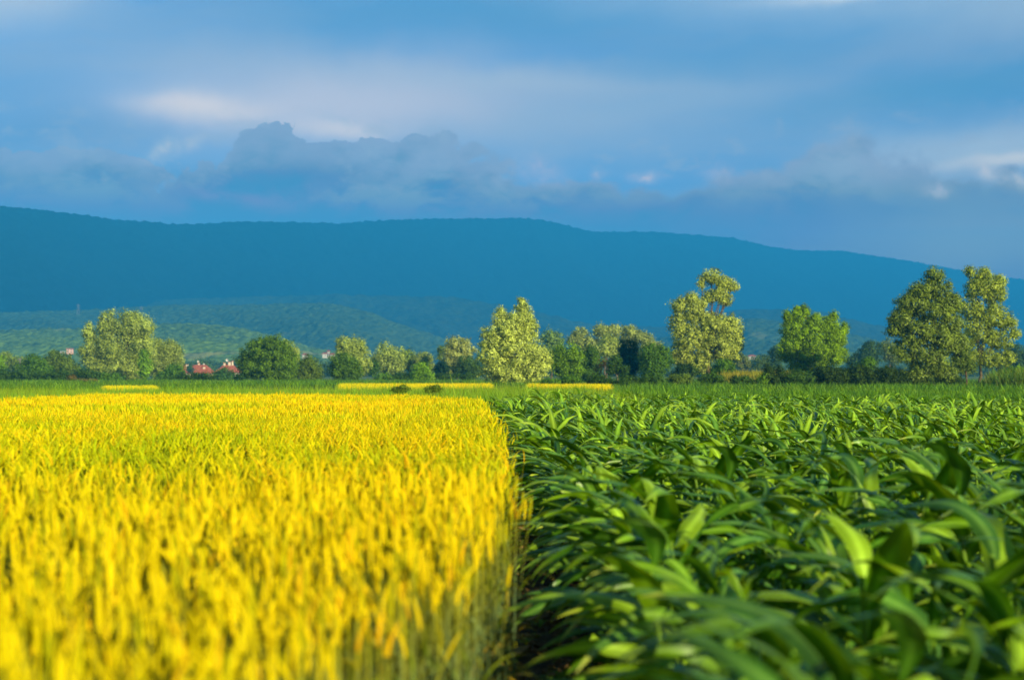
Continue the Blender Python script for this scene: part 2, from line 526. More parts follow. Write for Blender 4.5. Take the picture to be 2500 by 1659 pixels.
terrain('near_hills', [(-900, 800), (-300, 800), (0, 806), (200, 800), (330, 790), (470, 788), (590, 800), (680, 822), (760, 848), (860, 868), (960, 888), (1080, 900), (1250, 905), (1500, 900),
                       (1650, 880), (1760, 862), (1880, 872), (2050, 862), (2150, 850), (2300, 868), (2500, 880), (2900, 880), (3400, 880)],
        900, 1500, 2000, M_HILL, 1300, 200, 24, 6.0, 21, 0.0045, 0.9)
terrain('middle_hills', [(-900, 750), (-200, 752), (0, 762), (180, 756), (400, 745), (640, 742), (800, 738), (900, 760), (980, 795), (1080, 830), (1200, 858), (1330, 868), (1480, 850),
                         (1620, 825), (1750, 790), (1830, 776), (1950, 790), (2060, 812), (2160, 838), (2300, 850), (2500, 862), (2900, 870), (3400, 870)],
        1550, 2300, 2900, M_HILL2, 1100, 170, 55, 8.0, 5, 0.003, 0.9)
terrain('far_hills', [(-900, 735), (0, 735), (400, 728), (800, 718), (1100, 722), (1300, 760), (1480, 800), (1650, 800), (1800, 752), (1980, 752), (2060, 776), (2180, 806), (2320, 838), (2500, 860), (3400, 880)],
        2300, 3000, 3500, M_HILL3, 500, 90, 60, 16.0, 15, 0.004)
terrain('mountain', [(-1200, 470), (-300, 480), (0, 500), (120, 512), (210, 522), (285, 532), (302, 540), (318, 532), (440, 546), (560, 538), (700, 537), (830, 544), (900, 535), (1050, 529), (1290, 528),
                     (1350, 537), (1440, 563), (1600, 562), (1790, 576), (1880, 600), (1960, 609), (2060, 609), (2260, 640), (2400, 668), (2500, 680), (2900, 700), (3500, 740)],
        3000, 4200, 5200, M_MTN, 900, 120, 60, 12.0, 33, 0.0016, 0.5, (0.72, 1.42))

# ------------------------------------------------------------------ wheat
rng = np.random.default_rng(11)
EDGE = [(0, -0.8), (1.9, -0.48), (2.5, -0.40), (3.0, -0.27), (3.6, -0.14), (4.3, -0.04), (6, -0.02), (12, -0.06), (28, -0.58), (45, -1.3), (60, -2)]
def edge_x(y): return np.interp(y, [e[0] for e in EDGE], [e[1] for e in EDGE])
FAR_PX = [-3000, -600, 0, 250, 600, 1000, 1150, 1185]
FAR_D = [22, 24, 28, 34, 35, 33, 29, 26]
def wheat_far(x, y):
    px = 1250 + x / np.maximum(y, 0.3) * F
    return np.interp(px, FAR_PX, FAR_D)

YEL = np.array((0.66, 0.522, 0.0005)); YG = np.array((0.42, 0.40, 0.001)); STRAW = np.array((0.70, 0.44, 0.002)); GRN = np.array((0.065, 0.125, 0.008)); GREY = np.array((0.10, 0.16, 0.06))

def ear(z0, L, w, segs, col, lean=0.0, laz=0.0, sides=4):
    V, Q = [], []
    rings = segs * 2 + 1
    for i in range(rings):
        t_ = i / (rings - 1)
        prof_ = math.sin(math.pi * min(1, t_ * 0.86 + 0.12)) ** 0.55
        r = w * prof_ * (1.0 if i % 2 else 0.50)
        zz = z0 + L * t_
        off = lean * L * t_ * t_
        ox, oy = math.cos(laz) * off, math.sin(laz) * off
        for k in range(sides):
            a = 2 * math.pi * k / sides + 0.4
            rr = r * (1.0 if k % 2 else 0.75)
            V.append((ox + math.cos(a) * rr, oy + math.sin(a) * rr, zz + (0.3 * L / rings if k % 2 else 0)))
    for i in range(rings - 1):
        for k in range(sides):
            k2 = (k + 1) % sides
            Q.append((i * sides + k, i * sides + k2, (i + 1) * sides + k2, (i + 1) * sides + k))
    return np.array(V), np.array(Q), np.array(col)

def ribbon(p0, az, el0, L, w, bend, segs, col0, col1, wig=0.0, taper=0.6):
    V, Q, Cc = [], [], []
    p = Vector(p0); el = el0
    side = Vector((-math.sin(az), math.cos(az), 0))
    for i in range(segs + 1):
        t_ = i / segs
        ww = w * (1 - t_ ** 2) ** taper * min(1, 0.4 + t_ * 3)
        tw = wig * math.sin(t_ * 5)
        s2 = (side + Vector((0, 0, tw))).normalized()
        V += [p - s2 * ww, p + s2 * ww]
        c = np.array(col0) * (1 - t_) + np.array(col1) * t_
        Cc += [c, c]
        el = el0 - bend * (t_ + 0.5 / segs) ** 1.2
        p = p + Vector((math.cos(az) * math.cos(el), math.sin(az) * math.cos(el), math.sin(el))) * (L / segs)
    for i in range(segs):
        Q.append((2 * i, 2 * i + 1, 2 * i + 3, 2 * i + 2))
    return np.array(V), np.array(Q), np.array(Cc)

def wheat_near(r):
    """returns dict of parts"""
    h = 0.90
    colr = [YEL, YEL, YEL, YEL, YG, YG, YG, STRAW][r.integers(0, 8)] * r.uniform(0.9, 1.1)
    lean = r.uniform(0.0, 0.7); laz = r.uniform(0, 6.28)
    stem = tube([(0, 0, 0), (0.004, 0, 0.3), (-0.003, 0.003, 0.6), (0, 0, h)], [0.0022, 0.002, 0.0018, 0.0014], 3, (0, 0, 0))
    sc_ = np.array([GRN * 0.7, GREY, GREY * 1.1, YG * 0.7])
    stem = (stem[0], stem[1], np.repeat(sc_, 3, 0))
    e = ear(h - 0.01, r.uniform(0.070, 0.10), 0.0068, 9, colr, lean, laz)
    leaves = []
    for k in range(3):
        z = (0.28, 0.48, 0.68)[k] + r.uniform(-0.06, 0.06)
        c0 = (GREY if r.random() < 0.5 else GRN) * r.uniform(0.8, 1.2); c1 = YG * 0.6 if r.random() < 0.7 else STRAW * 0.8
        leaves.append(ribbon((0, 0, z), r.uniform(0, 6.28), r.uniform(0.9, 1.35), r.uniform(0.14, 0.24), 0.0048, r.uniform(1.0, 2.6), 6, c0, c1, r.uniform(-0.6, 0.6)))
    return dict(stem=stem, ear=e, leaf=leaves)

def wheat_mid(r):
    colr = [YEL, YEL, YEL, YEL, YG, YG, YG, STRAW][r.integers(0, 8)] * r.uniform(0.9, 1.1)
    parts = [tube([(0, 0, 0.25), (0, 0, 0.9)], [0.002, 0.0016], 3, YG * 0.5), ear(0.89, r.uniform(0.065, 0.1), 0.0066, 5, colr, r.uniform(0, 0.8), r.uniform(0, 6.28), 4)]
    for k in range(2):
        parts.append(ribbon((0, 0, r.uniform(0.4, 0.72)), r.uniform(0, 6.28), 1.1, 0.18, 0.005, 1.8, 3, GRN * 1.2, YG * 0.75))
    return join_parts(parts)
def wheat_far_t(r):
    parts = []
    for k in range(3):
        ox, oy = r.uniform(-0.05, 0.05, 2); hz = r.uniform(0.82, 0.93)
        e = ear(hz, r.uniform(0.06, 0.09), 0.008, 1, [YEL, YEL, YEL, YEL, YG, YG, YG, STRAW][r.integers(0, 8)], r.uniform(0, 0.4), r.uniform(0, 6.28), 4)
        parts.append((e[0] + (ox, oy, 0), e[1], e[2]))
        rb = ribbon((ox, oy, 0.5), r.uniform(0, 6.28), 1.4, 0.42, 0.005, 0.4, 2, YG * 0.7, YG)
        parts.append(rb)
    return join_parts(parts)

near_t = [wheat_near(rng) for _ in range(12)]
near_join = [join_parts([t_['stem'], t_['ear'], *t_['leaf']]) for t_ in near_t]
mid_t = [wheat_mid(rng) for _ in range(12)]
far_t = [wheat_far_t(rng) for _ in range(10)]

def wheat_points(y0, y1, dens, marg):
    xmin = -(0.42 * y1 + marg)
    n = int(dens * (y1 - y0) * -xmin)
    y = rng.uniform(y0, y1, n); x = rng.uniform(xmin, 0, n)
    keep = (x > -(0.40 * y + marg)) & (x < edge_x(y) + rng.normal(0, 0.022, n)) & (y < wheat_far(x, y))
    # a few thin spots
    th = fbm(x * 1.3, y * 0.8, 50, 3)
    keep &= (th > 0.40) | (rng.random(n) < 0.40)
    return x[keep], y[keep]

def wheat_xf(x, y, s_yaw=True):
    n = len(x)
    yaw = rng.uniform(0, 6.28, n)
    dirn = math.pi + rng.normal(0, 1.3, n)
    lean = np.abs(rng.normal(0.05, 0.11, n)) + (rng.random(n) < 0.04) * 0.3
    lean = np.where(x > edge_x(y) - 0.2, np.minimum(lean, np.where(y < 3.5, 0.04, 0.12)), lean)
    rot = rotm(yaw, lean, dirn)
    s_ = 1.0 + 0.11 * (fbm(x * 0.45, y * 0.35, 71, 3) - 0.5) * 2 * 0.6 + rng.normal(0, 0.05, n) * np.interp(y, (8, 20), (1, 0.6))
    s_ = s_ * np.interp(y, (6, 22), (1.0, 0.955))
    tn = fbm(x * 0.6, y * 0.3, 88, 3)
    b = rng.uniform(0.82, 1.12, n)
    gp = np.clip((fbm(x * 0.9, y * 0.55, 131, 3) - 0.52) * 5, 0, 1)      # greener, less ripe patches
    tint = np.stack([b * (0.86 + 0.28 * tn) * (1 - 0.30 * gp), b * (1 - 0.10 * gp), b], -1)
    pos = np.stack([x, y, np.zeros(n)], -1)
    return pos, rot, s_, tint

wparts = []
x, y = wheat_points(1.15, 6.5, 640, 1.3)
infr = (np.abs(x / y) < 0.37) & (y > 1.25)
order = np.argsort(np.where(infr, y, 99))[:300]
mask = np.zeros(len(x), bool); mask[order] = True
pos, rot, s_, tint = wheat_xf(x, y)
# --- individual wheat plants (the 300 nearest in view)
proto = []
for t_ in near_t:
    ms = [('stem', np_mesh('stem', *t_['stem'][:2], t_['stem'][2], M_WHEAT)), ('ear', np_mesh('ear', t_['ear'][0], t_['ear'][1], np.tile(t_['ear'][2], (len(t_['ear'][0]), 1)), M_WHEAT, True))]
    for lf in t_['leaf']:
        ms.append(('leaf', np_mesh('leaf', lf[0], lf[1], lf[2], M_WHEAT, True)))
    proto.append(ms)
firsts = [None] * len(proto)
for j, i in enumerate(order):
    k = j % len(proto)
    Mx = Matrix([[*(rot[i][r_] * s_[i]), pos[i][r_]] for r_ in range(3)] + [[0, 0, 0, 1]])
    if firsts[k] is None:
        root = empty('wheat_plant', (0, 0, 0))
        tag(root, 'blurred yellow wheat plant in the nearest foreground rows of the wheat field', 'wheat plant', 'wheat plants nearest the viewer')
        kids = [link(nm, me, root) for nm, me in proto[k]]
        firsts[k] = (root, kids)
    else:
        root = firsts[k][0].copy(); COL.objects.link(root)
        for ch in firsts[k][1]:
            c = ch.copy(); COL.objects.link(c); c.parent = root
    root.matrix_world = Mx
rest = np.where(~mask)[0]
ti = rng.integers(0, len(near_join), len(rest))
for k, tp in enumerate(near_join):
    s1 = rest[ti == k]
    wparts.append(scatter(tp, pos[s1], rot[s1], s_[s1], tint[s1]))
x, y = wheat_points(6.5, 17, 640, 2)
pos, rot, s_, tint = wheat_xf(x, y)
ti = rng.integers(0, len(mid_t), len(x))
for k, tp in enumerate(mid_t):
    q = ti == k
    wparts.append(scatter(tp, pos[q], rot[q], s_[q], tint[q]))
x, y = wheat_points(17, 41, 190, 4)
pos, rot, s_, tint = wheat_xf(x, y)
ti = rng.integers(0, len(far_t), len(x))
for k, tp in enumerate(far_t):
    q = ti == k
    wparts.append(scatter(tp, pos[q], rot[q], s_[q], tint[q]))
V, Q, Cc = join_parts(wparts)
wo = link('wheat_crop', np_mesh('wheat_crop', V, Q, Cc, M_WHEAT))
tag(wo, 'dense field of ripening golden yellow wheat filling the left foreground', 'wheat', kind='stuff')
del wparts, V, Q, Cc

# ------------------------------------------------------------------ corn
CG1 = np.array((0.052, 0.125, 0.001)); CG2 = np.array((0.100, 0.185, 0.002)); CG3 = np.array((0.028, 0.088, 0.004)); CY = np.array((0.30, 0.34, 0.03))

def corn_leaf(z0, az, el0, L, w, bend, segs, cols, col, twist=0.0, wave=0.0, wind=0.0, ph=0.0, tip=0.0):
    V, Q, Cc = [], [], []
    p = Vector((0, 0, z0)); el = el0; a = az
    for i in range(segs + 1):
        t_ = i / segs
        fw = Vector((math.cos(a) * math.cos(el), math.sin(a) * math.cos(el), math.sin(el)))
        side = Vector((-math.sin(a), math.cos(a), 0))
        upv = fw.cross(side) * -1
        tw = twist * t_
        s2 = side * math.cos(tw) + upv * math.sin(tw)
        u2 = upv * math.cos(tw) - side * math.sin(tw)
        ww = w * (min(1, 0.35 + t_ * 3.2)) * (1 - t_ ** 1.8)
        for k in range(cols):
            q = (k / (cols - 1)) * 2 - 1
            fold = abs(q) * 0.28 * ww * (1 - 0.6 * t_)
            wv = wave * ww * abs(q) * math.sin(ph + t_ * 15 + (1.3 if q > 0 else 0)) * (0.3 + t_)
            V.append(p + s2 * q * ww + u2 * (fold + wv))
            c = np.array(col) * (1.0 + 0.12 * math.sin(9 * t_ + ph))
            if k == cols // 2: c = c * 1.55 + np.array((0.04, 0.05, 0.01))
            if t_ > 0.85 and tip > 0: c = c * (1 - tip) + CY * tip
            Cc.append(c)
        el = el0 - bend * (t_ ** 1.15)
        # the wind from the right drags the outer half to the left
        p = p + (fw + Vector((-wind * t_ * 0.8, 0, 0))).normalized() * (L / segs)
        da = math.atan2(math.sin(math.pi - a), math.cos(math.pi - a))
        a += da * wind * 0.16
    for i in range(segs):
        for k in range(cols - 1):
            b = i * cols + k
            Q.append((b, b + 1, b + cols + 1, b + cols))
    return np.array(V), np.array(Q), np.array(Cc)

def corn_plant(r, lod):
    segs, cols = ((16, 5), (7, 3), (4, 2))[lod]
    n = (10, 9, 7)[lod]
    H = r.uniform(0.66, 0.78)
    pl = r.uniform(0, 6.28)
    stalk = tube([(0, 0, 0), (0.004, 0, H * 0.5), (-0.01, 0, H)], [0.013, 0.011, 0.006], (7, 4, 3)[lod], CG2 * 1.3 + 0.01)
    leaves = []
    for k in range(n):
        t_ = k / (n - 1)
        z = H * (0.12 + 0.86 * t_)
        az = pl + (k % 2) * math.pi + r.normal(0, 0.45)
        # most upper leaves swing down-wind (towards -x)
        L = r.uniform(0.40, 0.58) + 0.12 * math.sin(math.pi * min(1, t_ + 0.15))
        w = r.uniform(0.032, 0.047) * (0.75 if t_ > 0.9 else 1)
        el0 = r.uniform(0.5, 1.2) if (t_ < 0.9 and lod < 2) else r.uniform(0.2, 0.9) if lod == 2 else r.uniform(0.95, 1.3)
        bend = r.uniform(1.1, 2.4) if t_ < 0.9 else r.uniform(1.2, 2.4)
        wind = r.uniform(0.15, 0.7) * (0.4 + 0.8 * t_)
        col = [CG1, CG2, CG3, CG1][r.integers(0, 4)] * r.uniform(0.8, 1.25)
        leaves.append(corn_leaf(z, az, el0, L, w, bend, segs, cols, col, r.normal(0, 0.9), r.uniform(0.2, 0.6) if lod < 2 else 0, wind, r.uniform(0, 6.28),
                                0.6 if r.random() < 0.12 else 0.15))
    return stalk, leaves

def corn_far_edge(x):
    px = 1250 + x / 38 * F
    return np.interp(px, [1150, 1400, 2000, 2500, 3200], [36, 44, 43, 31, 28])
pts = []
row = 0.42
xr = 0.50
while xr < 26:
    yv = -1.5 + rng.uniform(0, 0.15)
    ymax = 46
    n = int((ymax + 1.5) / 0.185)
    yy = yv + np.arange(n) * 0.185 + rng.normal(0, 0.03, n)
    xx = xr + rng.normal(0, 0.035, n) + np.interp(yy, [0, 5, 11, 45], [0.20, 0.17, -0.03, -1.0])
    pts.append(np.stack([xx, yy], -1))
    xr += 0.62
pts = np.concatenate(pts)
dcam = np.hypot(pts[:, 0], pts[:, 1])
keep = (pts[:, 1] < corn_far_edge(pts[:, 0])) & (pts[:, 0] < 0.42 * np.maximum(pts[:, 1], 0) + 3.2) & (dcam > 1.55) & (rng.random(len(pts)) > 0.04)
keep &= ~((pts[:, 1] < 1.0) & (pts[:, 0] < 1.3))
pts = pts[keep]
EXTRA = np.array([(0.52, 4.4), (1.02, 4.1), (0.86, 3.0), (1.62, 4.6), (0.60, 5.6), (1.9, 6.4), (2.1, 5.6)])
pts = np.concatenate([pts, EXTRA])
N = len(pts)
yaw = rng.normal(0, 0.5, N)
hvar = 1.0 + 0.14 * (fbm(pts[:, 0] * 0.5, pts[:, 1] * 0.4, 14, 3) - 0.5) * 2 + rng.normal(0, 0.07, N)
near_boost = np.clip((14 - pts[:, 1]) / 12, 0, 1) * 0.03
hvar = hvar + near_boost
hvar *= np.interp(pts[:, 1], (12, 26), (1.0, 0.90))
tall = (rng.random(N) < 0.09) & (pts[:, 1] < 13) & (pts[:, 1] > 3)
hvar = np.where(tall, hvar * 1.13, hvar)
hvar[-len(EXTRA):] = (1.16, 1.22, 1.08, 1.24, 1.2, 1.26, 1.22)
lean = np.abs(rng.normal(0.08, 0.06, N)); laz = math.pi + rng.normal(0, 0.5, N)
rot = rotm(yaw, lean, laz)
inview = (pts[:, 1] > 1.2) & (pts[:, 0] / np.maximum(pts[:, 1], 0.1) < 0.42)
order = np.argsort(np.where(inview, pts[:, 1], 999))[:300]
mask = np.zeros(N, bool); mask[order] = True
NV = 14
cproto = []
for k in range(NV):
    stalk, leaves = corn_plant(rng, 0)
    ms = [('stalk', np_mesh('stalk', stalk[0], stalk[1], np.tile(stalk[2], (len(stalk[0]), 1)), M_CORN, True))]
    for lf in leaves: ms.append(('leaf', np_mesh('leaf', lf[0], lf[1], lf[2], M_CORN, True)))
    cproto.append(ms)
firsts = [None] * NV
for j, i in enumerate(order):
    k = int(rng.integers(0, NV)) if j >= NV else j
    if firsts[k] is None:
        root = empty('corn_plant', (0, 0, 0))
        tag(root, 'young green corn plant with arching windblown leaves, in the rows nearest the viewer', 'corn plant', 'corn plants nearest the viewer')
        kids = [link(nm, me, root) for nm, me in cproto[k]]
        firsts[k] = (root, kids)
    else:
        root = firsts[k][0].copy(); COL.objects.link(root)
        for ch in firsts[k][1]:
            c = ch.copy(); COL.objects.link(c); c.parent = root
    s1 = hvar[i]
    root.matrix_world = Matrix([[*(rot[i][r_] * s1), (pts[i][0], pts[i][1], 0.0)[r_]] for r_ in range(3)] + [[0, 0, 0, 1]])
rest = np.where(~mask)[0]
cp = []
mids = [join_parts([s_, *l_]) for s_, l_ in (corn_plant(rng, 1) for _ in range(10))]
fars = [join_parts([s_, *l_]) for s_, l_ in (corn_plant(rng, 2) for _ in range(10))]
pos3 = np.stack([pts[:, 0], pts[:, 1], np.zeros(N)], -1)
tb = rng.uniform(0.8, 1.25, N)
tint = np.stack([tb, tb, tb], -1)
for lst, sel in ((mids, rest[pts[rest, 1] < 26]), (fars, rest[pts[rest, 1] >= 26])):
    ti = rng.integers(0, len(lst), len(sel))
    for k, tp in enumerate(lst):
        q = sel[ti == k]
        cp.append(scatter(tp, pos3[q], rot[q], hvar[q], tint[q]))
V, Q, Cc = join_parts(cp)
tag(link('corn_crop', np_mesh('corn_crop', V, Q, Cc, M_CORN, True)), 'dense field of green knee high corn filling the right side', 'corn', kind='stuff')
del cp, V, Q, Cc

# soil clods in the gap
def clod_t(r):
    V = []
    for (a, b, c) in [(-1, -1, -1), (1, -1, -1), (1, 1, -1), (-1, 1, -1), (-1, -1, 1), (1, -1, 1), (1, 1, 1), (-1, 1, 1)]:
        v = np.array((a, b, c * 0.7)) * r.uniform(0.5, 1.0, 3)
        V.append(v)
    Q = [(0, 3, 2, 1), (4, 5, 6, 7), (0, 1, 5, 4), (1, 2, 6, 5), (2, 3, 7, 6), (3, 0, 4, 7)]
    return np.array(V), np.array(Q), np.array([(0.13, 0.075, 0.028)] * 8)
n = 5200
cx = rng.uniform(-0.3, 2.4, n); cyy = rng.uniform(1.2, 15, n)
cl = []
ck = rng.integers(0, 6, n)
m_clod = leaf_mat('soil clods', 0.0, 0.95, 0.1, (1, 1, 1), 30)
for k in range(6):
    q = ck == k; nn = int(q.sum())
    gz = ground_z(cx[q], cyy[q])
    cl.append(scatter(clod_t(rng), np.stack([cx[q], cyy[q], gz + 0.003], -1), rotm(rng.uniform(0, 6.28, nn), rng.uniform(0, 0.6, nn), rng.uniform(0, 6.28, nn)),
                      rng.gamma(2.0, 0.0075, nn) + 0.004, np.repeat(rng.uniform(0.4, 1.9, nn)[:, None], 3, 1)))
V, Q, Cc = join_parts(cl)
tag(link('soil_clods', np_mesh('soil_clods', V, Q, Cc, m_clod)), 'dark crumbly soil clods in the gap between wheat and corn', 'soil clods', kind='stuff')

# straw bits and small weeds on the soil of the gap
n = 900
cx = rng.uniform(-0.3, 0.9, n); cyy = rng.uniform(1.5, 14, n)
st_t = [join_parts([ribbon((0, 0, 0.01), 0.3 * k, r0, 0.16, 0.0035, 0.5, 3, STRAW * 0.6, YG * 0.5)]) for k, r0 in ((0, 0.1), (2, 0.3), (4, 0.05))]
sw_t = [join_parts([ribbon((0, 0, 0), a_, 0.9, 0.11, 0.007, 1.4, 4, GRN, CG2) for a_ in rng.uniform(0, 6.28, 6)]) for _ in range(3)]
cl = []
ck = rng.choice(6, n, p=[0.22, 0.22, 0.22, 0.12, 0.11, 0.11])
for k, tp in enumerate(st_t + sw_t):
    q = ck == k; nn = int(q.sum())
    cl.append(scatter(tp, np.stack([cx[q], cyy[q], ground_z(cx[q], cyy[q])], -1), rotm(rng.uniform(0, 6.28, nn)), rng.uniform(0.5, 1.3, nn), None))
V, Q, Cc = join_parts(cl)
tag(link('gap_litter', np_mesh('gap_litter', V, Q, Cc, M_WHEAT)), 'fallen straw bits and seedling weeds on the bare soil gap', 'straw litter', kind='stuff')

# ------------------------------------------------------------------ weeds, grass and farther fields
def blade_t(r, h, w, n, c0, c1, spread, bend=0.8, segs=2, head=None):
    parts = []
    for k in range(n):
        ox, oy = r.normal(0, spread, 2)
        L = h * r.uniform(0.55, 1.1)
        cc = np.array(c0) * r.uniform(0.7, 1.3); c2 = np.array(c1) * r.uniform(0.8, 1.2)
        parts.append(ribbon((ox, oy, 0), r.uniform(0, 6.28), r.uniform(1.15, 1.5), L, w * r.uniform(0.7, 1.3), r.uniform(0.1, bend), segs, cc, c2))
        if head is not None and r.random() < 0.3:
            e = ear(L * 0.9, h * 0.14, w * 1.4, 1, head, 0.2, r.uniform(0, 6.28))
            parts.append((e[0] + (ox, oy, 0), e[1], e[2]))
    return join_parts(parts)

def scatter_field(name, label, cat, templates, X, Y, S, material, tint=None, z=None):
    n = len(X)
    ti = rng.integers(0, len(templates), n)
    rot_ = rotm(rng.uniform(0, 6.28, n), np.abs(rng.normal(0, 0.08, n)), math.pi + rng.normal(0, 0.8, n))
    if tint is None:
        b = rng.uniform(0.75, 1.25, n); tint = np.stack([b * (0.8 + 0.5 * fbm(X * 0.25, Y * 0.12, 4, 3)), b, b], -1)
    ps = np.stack([X, Y, np.zeros(n) if z is None else z], -1)
    prts = [scatter(tp, ps[ti == k], rot_[ti == k], S[ti == k], tint[ti == k]) for k, tp in enumerate(templates)]
    V, Q, Cc = join_parts(prts)
    return tag(link(name, np_mesh(name, V, Q, Cc, material)), label, cat, kind='stuff')

G1 = (0.08, 0.19, 0.010); G2 = (0.17, 0.30, 0.012); GD = (0.03, 0.07, 0.012); GY = (0.36, 0.32, 0.03)
tw = [blade_t(rng, 0.9, 0.015, 11, G1, G2, 0.13, 1.0) for _ in range(8)] + [blade_t(rng, 1.0, 0.010, 9, G1, (0.22, 0.30, 0.02), 0.12, 0.7) for _ in range(2)]
n = 52000
X = rng.uniform(-32, 3.5, n); Y = rng.uniform(24, 68, n)
k_ = (Y > wheat_far(X, Y) + 0.3) & (X > -0.42 * Y - 3) & ((X < edge_x(Y) + 0.2) | (Y > 36))
X, Y = X[k_], Y[k_]
S = 0.9 + 0.30 * fbm(X * 0.2, Y * 0.15, 9, 3) - 0.16 + rng.normal(0, 0.06, len(X)); S[rng.random(len(X)) < 0.006] *= 1.35; S *= np.where(1250 + X / Y * F > 540, 1.10, 1.04)
scatter_field('weed_strip', 'strip of bright green weeds and tall grass behind the wheat', 'weeds', tw, X, Y, S, M_GRASS)
# rough bank under the trees, right and centre
n = 36000
X = rng.uniform(-75, 75, n); Y = 60 + 150 * rng.random(n) ** 1.2
k_ = (np.abs(X) < 0.42 * Y + 4)
pxx = 1250 + X / Y * F
k_ &= ~((pxx > 560) & (pxx < 1500) & (Y > 68) & (Y < 128)) & ~((pxx > 240) & (pxx < 400) & (Y > 76) & (Y < 110))
X, Y = X[k_], Y[k_]
tg = [blade_t(rng, 0.8, 0.03, 7, GD, G1, 0.3, 1.2) for _ in range(6)] + [blade_t(rng, 0.8, 0.028, 7, G1, G2, 0.3, 0.9) for _ in range(3)]
scatter_field('rough_grass', 'dark rough grass and weeds on the bank under the trees', 'grass', tg, X, Y, 0.7 + 0.5 * rng.random(len(X)), M_GRASS)
# low corn-coloured weeds just past the corn
n = 14000
X = rng.uniform(-2, 32, n); Y = rng.uniform(30, 75, n)
k_ = (Y > corn_far_edge(X) + 0.4) & (X < 0.42 * Y + 3)
X, Y = X[k_], Y[k_]
scatter_field('field_margin_weeds', 'dark green weeds along the far margin of the corn field', 'weeds', tg, X, Y, 0.75 + 0.3 * rng.random(len(X)), M_GRASS)
# second, far wheat field
tf = [blade_t(rng, 0.80, 0.016, 12, YG * 0.8, YEL, 0.16, 0.25, 1, YEL) for _ in range(8)]
def far_wheat(name, label, px0, px1, y0, y1, n):
    Y = rng.uniform(y0, y1, n); pxx = rng.uniform(px0, px1, n)
    X = (pxx - 1250) / F * Y
    b = rng.uniform(0.8, 1.15, n); tn = fbm(X * 0.2, Y * 0.05, 12, 3)
    tint = np.stack([b * (0.8 + 0.35 * tn), b, b], -1)
    scatter_field(name, label, 'wheat', tf, X, Y, 0.60 + 0.12 * rng.random(n), M_WHEAT, tint)
far_wheat('far_wheat_field', 'flat strip of yellow wheat in the middle distance beyond the green weeds', 830, 1200, 80, 135, 12000)
far_wheat('far_wheat_patch', 'small yellow wheat patch seen between the pointed poplar and the leafless brown bush', 1290, 1490, 90, 135, 5000)
far_wheat('left_wheat_strip', 'narrow yellow wheat strip in front of the big left willow', 256, 384, 90, 108, 1700)
tg2 = [blade_t(rng, 1.1, 0.035, 9, (0.11, 0.15, 0.012), (0.26, 0.25, 0.02), 0.35, 0.8) for _ in range(6)]
n = 2600
Y = rng.uniform(150, 210, n); X = rng.uniform(1770, 1940, n); X = (X - 1250) / F * Y
scatter_field('yellow_grass', 'yellow green tall grass between the tall willow and the bright green tree', 'grass', tg2, X, Y, 1.35 + 0.5 * rng.random(n), M_GRASS)
n = 3000
Y = rng.uniform(115, 190, n); X = rng.uniform(2440, 2760, n); X = (X - 1250) / F * Y
scatter_field('sunlit_bank_grass', 'sunlit green grass bank right of the last willow', 'grass', tg2, X, Y, 1.4 + 0.7 * rng.random(n), M_GRASS,
              tint=np.stack([rng.uniform(0.3, 0.6, n), rng.uniform(0.5, 0.9, n), rng.uniform(0.6, 1, n)], -1))

